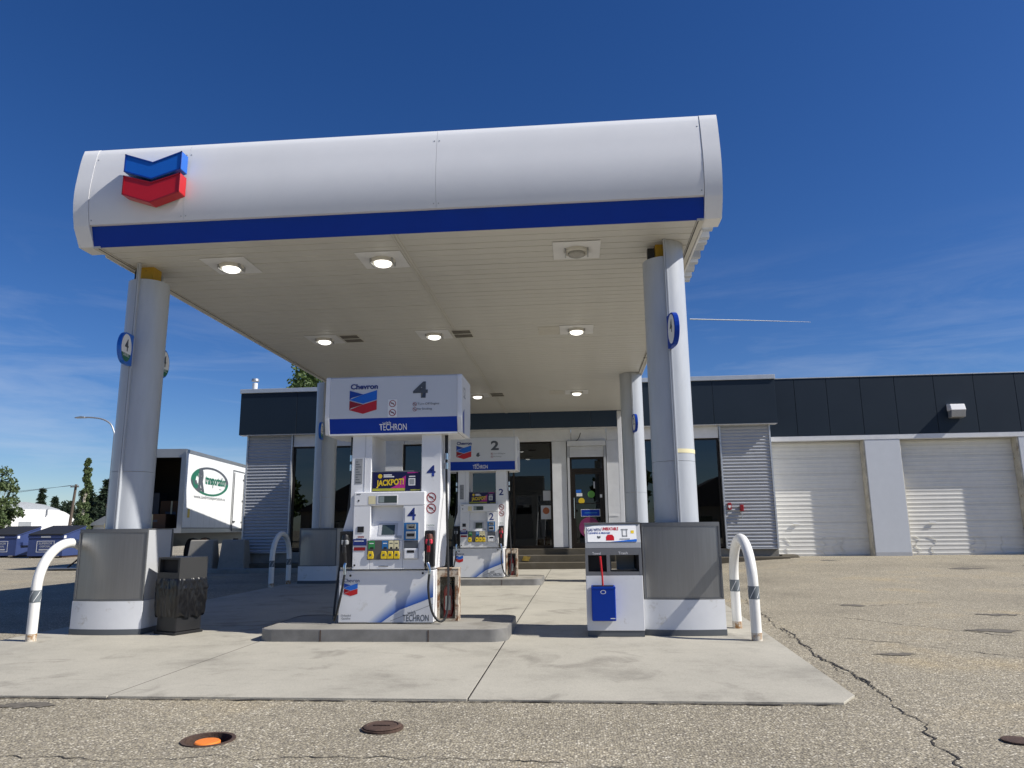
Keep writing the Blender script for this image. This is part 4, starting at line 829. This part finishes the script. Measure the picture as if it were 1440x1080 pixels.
def odoor(x0, x1):
    d = box('overhead_door', x0, x1, GY+RC+.03, GY+RC+.06, GZ-.05, 3.99, m_door, ga); n = 7; h = (3.985-GZ)/n
    for k in range(n):
        z = GZ+k*h; pr = [(0, z+.004)]
        for r in range(4):
            q = z+h*(r+.5)/4; pr += [(0, q-.030), (-.007, q-.018), (-.007, q+.010), (0, q+.030)]
        pr += [(0, z+h-.005)]; Y = GY+RC+.006
        prism('door_section', [(Y+a, b) for a, b in pr]+[(Y+.022, z+h-.005), (Y+.022, z+.004)], x0+.01, x1-.01, 'x', m_door, d)
    box('pull_handle', x0+.75, x0+.95, GY+RC-.05, GY+RC-.015, GZ+1.02, GZ+1.06, m_wprint, d, bevel=.005)
    rn = random.Random(int(x0)); 
    for k in range(5):
        x = x0+rn.uniform(.3, x1-x0-.3); P = [(x+rn.uniform(-.12, .12), GY+RC-.012, GZ+.05+.11*j) for j in range(6)]; tube('dent_crease', P, .008, m_door, d, 5)
odoor(6.30, 9.44); odoor(10.61, 14.25); odoor(15.43, 18.3)
box('side_wall', 18.3, 18.5, GY, 34, 0, 6.0, m_white, ga); box('roof', 6.26, 18.3, GY+.31, 34, 5.2, 5.3, m_roofg, ga); box('rear_wall', 6.26, 18.3, 33.8, 34, 0, 5.2, m_white, ga); box('rubble_kerb', 6.3, 6.9, 24.25, 24.9, .1, .34, m_conc3, ga, bevel=.06)
wl = thing('wall_floodlight', 'white box floodlight on the navy garage fascia', 'wall light', (12.4, 24.95, 4.85))
prism('housing', [(24.963, 5.10), (24.72, 5.06), (24.66, 4.86), (24.963, 4.86)], 12.17, 12.63, 'x', m_wprint, wl, bevel=.012); prism('lens', [(24.95, 4.857), (24.665, 4.857), (24.72, 4.64), (24.95, 4.62)], 12.18, 12.62, 'x', m_galv, wl, bevel=.012)

# ================================================================== TRUCK AND BARRIERS
tk = thing('delivery_trailer', 'white box trailer with green and black oval logo and open rear', 'trailer', (-13.65, 24.60, 0), world=False, rz=math.radians(7.75))
W, LN, Z0, Z1 = 2.4, 10.0, 1.22, 4.12
box('side_wall', -.05, 0, .06, LN, Z0+.18, Z1-.08, m_truckw, tk); box('side_wall', -W, -W+.05, .06, LN, Z0+.18, Z1-.08, m_truckw, tk); box('front_wall', -W+.05, -.05, LN-.05, LN, Z0, Z1-.08, m_truckw, tk)
box('roof', -W, 0, .06, LN, Z1-.078, Z1-.03, m_truckw, tk); box('deck', -W, 0, .06, LN, Z0+.0, Z0+.16, m_trucktrim, tk)
m_trailer_shade = mat('trailer_shade_dark', (.045, .038, .03), .8)  # dark colour of added inner panels stands in for shade inside the trailer
for a in ((-.075, -.052, .06, LN-.06, Z0+.17, Z1-.09), (-W+.052, -W+.075, .06, LN-.06, Z0+.17, Z1-.09), (-W+.08, -.08, .06, LN-.06, Z1-.11, Z1-.085), (-W+.08, -.08, 3.2, 3.25, Z0+.17, Z1-.12)): box('shade_liner', *a, m_trailer_shade, tk)
tr = MB(); tr.box(-W-.02, .02, -.02, .058, Z1-.30, Z1).box(-.13, .02, -.02, .058, Z0, Z1-.302).box(-W-.02, -W+.13, -.02, .058, Z0, Z1-.302).box(-W+.132, -.132, -.02, .058, Z0, Z0+.16); tr.build('rear_frame', m_trucktrim, tk)
box('top_rail', .002, .018, .06, LN, Z1-.12, Z1, m_trucktrim, tk); box('bottom_rail', .002, .02, .06, LN, Z0, Z0+.16, m_trucktrim, tk)
SX = lambda d: (lambda u, v: (d, u, v))
for y in [.9+.61*k for k in range(14)]:
    if not 5.0 < y < 6.6: box('side_seam', .0005, .003, y-.012, y+.012, Z0+.18, Z1-.13, mat('seam_white', (.70, .71, .70), .5), tk)
dr = box('side_door', .002, .02, 5.2, 6.6, Z0+.02, 3.72, m_truckw, tk); 
for y in (5.25, 6.55): tube('door_hinge_bar', [(.035, y, Z0+.05), (.035, y, 3.68)], .02, m_steel2, dr, 6)
box('door_gasket', .0015, .012, 5.14, 5.199, Z0+.02, 3.78, m_steel2, dr); box('door_latch', .02, .06, 5.3, 5.55, 1.62, 1.68, m_black, dr); box('door_gasket', .0015, .012, 5.14, 6.66, 3.722, 3.78, m_steel2, dr)
for k in range(3): box('hinge', .02, .04, 6.4, 6.62, 1.6+.9*k, 1.66+.9*k, m_steel2, dr)
cx, cz = 2.6, 3.12
ring('logo_oval', cx, cz, 2.0, 1.72, SX(.006), m_dgrey, tk, 32, .27, .0, math.pi); ring('logo_oval', cx, cz, 2.0, 1.72, SX(.006), m_dkgreen, tk, 32, .27, math.pi, 2*math.pi); ring('logo_oval', cx, cz, 2.0, 1.55, SX(.0075), m_dkgreen, tk, 12, .27, 2.3, 3.2); ring('logo_oval', cx, cz, 2.0, 1.45, SX(.0075), m_dgrey, tk, 12, .27, 3.2, 4.1)
text('logo_letters', 'C', .80, 1.30, 2.80, 3.42, SX(.009), m_dkgreen, tk, bold=.04); text('logo_letters', 'R', 1.34, 1.98, 2.70, 3.55, SX(.009), m_dgrey, tk, bold=.07); text('logo_word', 'transportation', 2.0, 4.25, 2.90, 3.36, SX(.009), m_dkgreen, tk, bold=.035); text('logo_word', 'inc.', 3.55, 3.85, 2.86, 2.92, SX(.009), m_dgrey, tk)
text('web_address', 'www.candrtransportation.ca', 1.0, 4.3, 2.42, 2.58, SX(.006), m_dgrey, tk); decal('yellow_tag', rect(.5, .72, 1.75, 2.05), SX(.006), m_adyel, tk)
for y in (1.6, 2.85):
    for x in (-.15, -W+.15):
        wh = MB().lathe((x, y, .52), [(.001, -.14), (.36, -.14), (.5, -.11), (.52, 0), (.5, .11), (.36, .14), (.001, .14)], 24, 'x').build('wheel', m_tyre, tk, smooth=True); MB().lathe((x, y, .52), [(.001, -.145), (.26, -.15), (.28, .15), (.001, .145)], 16, 'x').build('rim', m_galv, wh)
box('chassis', -W+.7, -.7, .3, LN, .75, Z0-.002, m_steel2, tk); box('lift_gate', -W+.2, -.2, -.10, -.03, .45, 1.15, m_steel2, tk); box('bumper', -W+.1, -.1, -.02, .06, .35, .47, m_steel2, tk)
for k, (x, y, z, sx_, sz_, m) in enumerate(((-1.2, .5, Z0+.165, .95, .5, m_card), (-1.0, 1.6, Z0+.165, .8, 1.0, m_card), (-1.9, 1.7, Z0+.165, .8, 1.3, m_dgrey))):
    t = thing('cargo_box', ('low cardboard carton at the open trailer door', 'stacked brown carton deeper in the open trailer', 'grey wrapped pallet inside the open trailer')[k], 'box', (0, 0, 0), world=False)
    t.matrix_world = Matrix.Translation((-13.65, 24.60, 0)) @ Matrix.Rotation(math.radians(7.75), 4, 'Z') @ Matrix.Translation((x, y, z))
    b = box('carton', -sx_/2, sx_/2, 0, .8, 0, sz_, m, t, bevel=.01); box('tape', -.03, .03, -.004, -.001, .01, sz_-.01, m_cream, b); decal('carton_print', rect(-sx_*.25, sx_*.2, sz_*.45, sz_*.6), FRONT(-.003), m_dgrey, b)
for k, (x0, x1) in enumerate(((-12.70, -11.78), (-11.62, -10.72))):
    t = thing('concrete_block', ('concrete barrier block nearest the open trailer', 'concrete barrier block against the store corner')[k], 'barrier', ((x0+x1)/2, 23.5, 0), 'concrete blocks')
    MB().add([(x0, 23.3, 0), (x1, 23.3, 0), (x1, 23.9, 0), (x0, 23.9, 0), (x0+.07, 23.42, .99), (x1-.07, 23.42, .99), (x1-.07, 23.78, .99), (x0+.07, 23.78, .99)], [(0, 1, 2, 3), (4, 5, 6, 7), (0, 1, 5, 4), (1, 2, 6, 5), (2, 3, 7, 6), (3, 0, 4, 7)]).build('block', m_conc2, t, bevel=.03); box('lifting_loop', (x0+x1)/2-.08, (x0+x1)/2+.08, 23.57, 23.6, .985, 1.03, m_iron, t)
tag(prism('kerb', [(-14.0, 22.2), (-7.4, 22.2), (-7.4, 22.5), (-14.0, 22.5)], -.05, .13, 'z', m_conc2, bevel=.02), kind='structure')

# ================================================================== LEFT BACKGROUND
def dumpster(label, x, y, rz):
    t = thing('dumpster', label, 'dumpster', (x, y, 0), 'blue dumpsters', world=False, rz=rz); W, D = 1.8, 2.0
    prism('body', [(0, .10), (.12, .10), (.12, .10), (D, .10), (D, 1.60), (0, 1.16)], 0, W, 'x', m_dblue, t, bevel=.01)
    for k in range(2):
        prism('lid', [(-.06, 1.17), (D+.02, 1.625), (D+.02, 1.665), (-.06, 1.225)], k*W/2+.01, (k+1)*W/2-.01, 'x', m_dlid, t)
    box('rim', -.02, W+.02, -.03, .0, 1.02, 1.15, m_dblue, t); box('fork_pocket', W+.001, W+.14, .35, 1.7, .62, .80, m_dblue, t, bevel=.01); box('fork_pocket', -.14, -.001, .35, 1.7, .62, .80, m_dblue, t, bevel=.01)
    prism('side_rail', [(-.03, 1.14), (D, 1.58), (D, 1.62), (-.03, 1.18)], W+.001, W+.04, 'x', m_dblue, t); box('foot', .05, .2, .1, D-.1, 0, .099, m_iron, t); box('foot', W-.2, W-.05, .1, D-.1, 0, .099, m_iron, t); box('reflector', W+.002, W+.01, .02, .22, 1.0, 1.14, m_wprint, t)
    fr = MB(); y_ = -.004
    for a in ((.45, 1.35, .85, .87), (.45, 1.35, .30, .32), (.45, .47, .32, .85), (1.33, 1.35, .32, .85)): fr.box(a[0], a[1], y_-.004, y_, a[2], a[3])
    fr.build('notice_frame', m_wprint, t); text('notice_word', 'SUPERIOR', .55, 1.25, .69, .80, FRONT(y_-.002), m_side, t, bold=.01); text('notice_word', 'DISPOSAL', .62, 1.18, .54, .64, FRONT(y_-.002), m_side, t, bold=.01); decal('notice_number', rect(.58, 1.22, .39, .46), FRONT(y_-.002), m_side, t); decal('lid_mark', rect(.65, 1.15, 1.04, 1.12), FRONT(-.035), m_side, t)
    return t
dumpster('blue dumpster with black lids, nearer the left column', -28.45, 36.5, math.radians(6)); dumpster('blue dumpster cut off by the left edge of the picture', -31.75, 37.4, math.radians(6))
lf = thing('ramp_plate', 'dark folded ramp plate lying on the lot near the dumpsters', 'ramp', (-17.6, 24.5, 0)); box('plate', -18.3, -16.6, 24.3, 25.2, .04, .08, m_steel2, lf, bevel=.01); tube('strut', [(-17.7, 24.7, .08), (-16.6, 24.9, 1.05)], .03, m_iron, lf)
qb = thing('white_arched_building', 'long white arched roof building beyond the dumpsters', 'building', (-64.5, 80, 0), world=False, rz=math.radians(60))
prism('hall', [(-14, 0), (-14, 4.0), (4.2, 4.0)]+[(4.2+3.4*math.sin(t), .2+3.8*math.cos(t)) for t in [math.pi/2*k/14 for k in range(15)]]+[(7.6, 0)], 0, 26, 'y', m_tent, qb, smooth=True)
prism('roof_cap', [(-14, 4.2), (-3, 4.75), (1.5, 4.9), (3.6, 4.62), (5.4, 4.05), (5.4, 3.4), (-14, 3.4)], 1.2, 25, 'y', m_roofg, qb); box('hall_window', .6, 1.9, -.05, -.005, 1.3, 2.6, m_roofg, qb); box('hall_pipe', 3.4, 3.5, -.2, -.1, 3.3, 4.1, m_roofg, qb)
hs = thing('small_shed', 'small pale roofed shed behind the left column', 'building', (-50, 76, 0)); box('wall', -51.3, -47.6, 75, 78, 0, 2.0, m_white, hs); prism('roof', [(-51.8, 2.0), (-49.9, 2.95), (-47.9, 2.95), (-47.1, 2.0)], 74.6, 78.4, 'y', m_roofg, hs); box('stripe', -51.2, -47.7, 74.96, 74.99, 1.25, 1.5, m_black, hs)
yv = thing('yellow_machine', 'small yellow machine part beside the pale shed', 'machine', (-37.2, 55, 0)); box('boom', -36.75, -36.45, 55, 55.5, .9, 2.0, m_yel, yv, bevel=.05); box('body', -37.1, -36.1, 54.9, 55.9, .3, .95, m_yel, yv, bevel=.08); box('track', -37.3, -35.9, 54.8, 56, 0, .3, m_black, yv)
pl = thing('utility_pole', 'leaning wooden utility pole with crossarm beyond the dumpsters', 'pole', (-46.8, 65, 0)); MB().tube([(-46.9, 65, 0), (-46.55, 65, 5.7)], [.16, .11], 10).build('pole', m_wood, pl, smooth=True); box('crossarm', -47.0, -46.2, 64.85, 64.95, 5.42, 5.52, m_wood, pl)
for k, x in enumerate((-46.95, -46.6, -46.25)):
    MB().lathe((x, 64.9, 5.52), [(.001, 0), (.035, 0), (.04, .08), (.001, .1)], 8).build('insulator', m_galv, pl)
    tube('wire', [(x-34, 82, 5.7+.2*k), (x-17, 73, 4.9+.2*k), (x, 64.9, 5.62)], .012, m_black, pl, 5)
sl_ = thing('street_light', 'tall curved street light behind the left column', 'street light', (-29.9, 45, 0)); MB().tube([(-29.9, 45, 0), (-29.92, 45, 7.2)]+smoothpath([(-29.95, 45, 7.6), (-30.25, 45, 8.2), (-30.85, 45, 8.55), (-31.6, 45, 8.68), (-32.1, 45, 8.70)], 4), [.10, .075]+[.05]*17, 10).build('pole', m_galv, sl_, smooth=True); prism('lamp_head', [(-32.75, 8.66), (-32.7, 8.72), (-32.3, 8.78), (-32.05, 8.74), (-32.05, 8.66)], 44.86, 45.14, 'y', m_galv, sl_, bevel=.01)

# ---- trees
def leaves(rn, pts, size, kind):
    V = []; Fc = []
    for p in pts:
        s = size*rn.uniform(.6, 1.3); a = Vector((rn.gauss(0, 1), rn.gauss(0, 1), rn.gauss(0, .7))).normalized(); b = a.orthogonal().normalized(); b.rotate(Matrix.Rotation(rn.uniform(0, 6.28), 3, a)); c = a.cross(b)
        i = len(V)
        if kind == 'needle': b = Vector((b.x, b.y, b.z*.4-.25)).normalized(); V += [p-c*s*.22, p+b*s*1.1-c*s*.1, p+b*s*1.1+c*s*.1, p+c*s*.22]
        else: V += [p-b*s*.6, p-c*s*.38+b*s*.05, p+b*s*.65, p+c*s*.38+b*s*.05]
        Fc.append((i, i+1, i+2, i+3))
    return V, Fc
def tree(name, label, loc, h, r, kind, seed, count, size, group=None, trunk_h=.25, m=None, bark=None):
    rn = random.Random(seed); x, y, z0 = loc; t = thing(name, label, 'tree', loc, group); mb = MB(); pts = []; b = Vector(loc)
    mb.tube([b, b+Vector((rn.uniform(-.1, .1), 0, h*.4)), b+Vector((rn.uniform(-.15, .15), 0, h*.92))], [h*.028, h*.02, h*.004], 8)
    if kind == 'conifer':
        for k in range(int(h*9)):
            f = rn.uniform(.04, 1)**.8; zz = h*(.10+.90*f); L_ = r*(1-f)**.85*rn.uniform(.7, 1.12)+.05*h*.15; a = rn.uniform(0, 6.28); d = Vector((math.cos(a), math.sin(a), -.22))
            s = b+Vector((0, 0, zz)); mb.tube([s, s+d*L_], [.02, .006], 4, False)
            for q in range(max(5, int(count/(h*9)))): u = rn.random()**.6; pts.append(s+d*L_*u+Vector((rn.gauss(0, .07*r), rn.gauss(0, .07*r), rn.gauss(0, .05*r))))
    else:
        cl = []
        for k in range(26 if kind != 'poplar' else 46):
            a = rn.uniform(0, 6.28); f = rn.random()
            if kind == 'poplar': zz = h*(.06+.92*f); rr = r*(1.05-.95*f)*rn.uniform(.15, .95); e = b+Vector((rr*math.cos(a), rr*math.sin(a), zz)); st_ = b+Vector((0, 0, max(.2, zz-r*1.5))); cr_ = r*(.62-.38*f)
            else: ph = math.acos(1-1.6*f); rr = r*rn.uniform(.45, 1.0); e = b+Vector((rr*math.sin(ph)*math.cos(a), rr*math.sin(ph)*math.sin(a), h*(trunk_h+.36)+(h*(.62-trunk_h))*math.cos(ph)*rn.uniform(.6, 1))); st_ = b+Vector((0, 0, h*rn.uniform(trunk_h, trunk_h+.3))); cr_ = r*.33
            mb.tube([st_, st_.lerp(e, .5)+Vector((0, 0, .04*h)), e], [h*.010, h*.006, h*.002], 5, False); cl.append((e, cr_*rn.uniform(.6, 1.15)))
        for q in range(count):
            e, cr_ = cl[rn.randrange(len(cl))]; v = Vector((rn.gauss(0, 1), rn.gauss(0, 1), rn.gauss(0, .8))).normalized()*cr_*rn.random()**.45; pts.append(e+v)
    mb.build('trunk', bark or m_bark, t, smooth=True); V, Fc = leaves(rn, pts, size, 'needle' if kind == 'conifer' else 'leaf'); build('crown', V, Fc, m or m_leafA, t, fix=False); return t
tree('broadleaf_tree', 'green leafy tree at the left edge of the picture', (-35.6, 42.5, 0), 5.3, 1.45, 'round', 11, 4200, .17, trunk_h=.12, m=m_leafB)
tree('broadleaf_tree', 'green shrub-like tree left of the dumpsters at picture edge', (-40.0, 45, 0), 4.6, 1.9, 'round', 12, 5000, .17, trunk_h=.1, m=m_leafB)
tree('poplar_tree', 'tall slender poplar rising above the dark spruces', (-51.9, 74, 0), 9.1, 1.05, 'poplar', 13, 7500, .19, m=m_leafB, bark=m_barkp)
for k, (x, y, h, r, lb) in enumerate(((-88.1, 115, 8.4, 1.6, 'small dark spruce peeking over the white arched roof'), (-86.4, 116, 7.5, 1.5, 'shorter spruce beside the peeking one over the arched roof'), (-53.4, 80, 7.2, 2.0, 'dark spruce right of the poplar'), (-56.4, 81, 6.2, 2.2, 'dark spruce between utility pole and poplar'), (-52.3, 84, 6.6, 2.1, 'dark spruce closest to the left column'), (-54.7, 85, 6.4, 2.2, 'dark spruce directly behind the poplar'))):
    tree('spruce_tree', lb, (x, y, 0), h, r, 'conifer', 20+k, 4200, .34, 'spruces beyond the lot', m=m_leafC)
for k, (x, y, h, lb) in enumerate(((-68.6, 96, 5.9, 'dark bushy tree just past the right end of the arched roof'), (-65.4, 97, 6.7, 'dark bushy tree behind the utility pole'), (-62.8, 98, 7.2, 'dark bushy tree between the poplar and left column'))):
    tree('broadleaf_tree', lb, (x, y, 0), h, 2.9, 'round', 60+k, 4200, .33, 'dark trees beyond the lot', trunk_h=.05, m=m_leafC)
tree('broadleaf_tree', 'distant low tree right of the arched roof', (-59.0, 90, 0), 5.4, 2.4, 'round', 31, 3500, .3, trunk_h=.1, m=m_leafC)
tree('broadleaf_tree', 'leafy tree rising behind the store roof', (-13.9, 36, 0), 9.6, 1.9, 'round', 32, 6000, .19, trunk_h=.3, m=m_leafA)
# neighbours across the street behind the viewer (seen in the shop glass)
for k, (x, w2, hh, lb) in enumerate(((-24, 6, 3.2, 'tan gabled house across the street, left'), (-6, 5.5, 3.0, 'tan gabled house across the street, centre'), (15, 6, 3.2, 'tan gabled house across the street, right'))):
    t = thing('house', lb, 'house', (x, -32, 0), 'houses across the street'); box('wall', x-w2, x+w2, -38, -30, 0, hh, m_siding, t); prism('roof', [(x-w2-.5, hh), (x+w2+.5, hh), (x, hh+3.2)], -38.4, -29.6, 'y', m_shingle, t); box('window', x-w2*.6, x-w2*.2, -29.99, -29.95, 1, 2.2, m_glass, t); box('door', x+.6, x+1.6, -29.99, -29.95, 0, 2.1, m_white, t)
for k, (x, y, h) in enumerate(((-15, -33, 9), (4.5, -34, 10), (26, -32, 9), (-34, -32, 9))): tree('broadleaf_tree', ('leafy tree between the left and centre houses across the street', 'leafy tree between the centre and right houses across the street', 'leafy tree right of the houses across the street', 'leafy tree left of the houses across the street')[k], (x, y, 0), h, 3.2, 'round', 40+k, 2500, .5, 'trees across the street', trunk_h=.2)
# contrail high above the horizon
ct = MB().tube([(390, 2400, 677), (580, 2400, 666), (779, 2400, 653)], [2.2, 1.7, .6], 8).build('contrail', m_tent, None); tag(ct, 'thin white contrail low in the sky at right', 'contrail')
for o in list(bpy.data.objects):
    if o.parent and 'category' in o: del o['category']
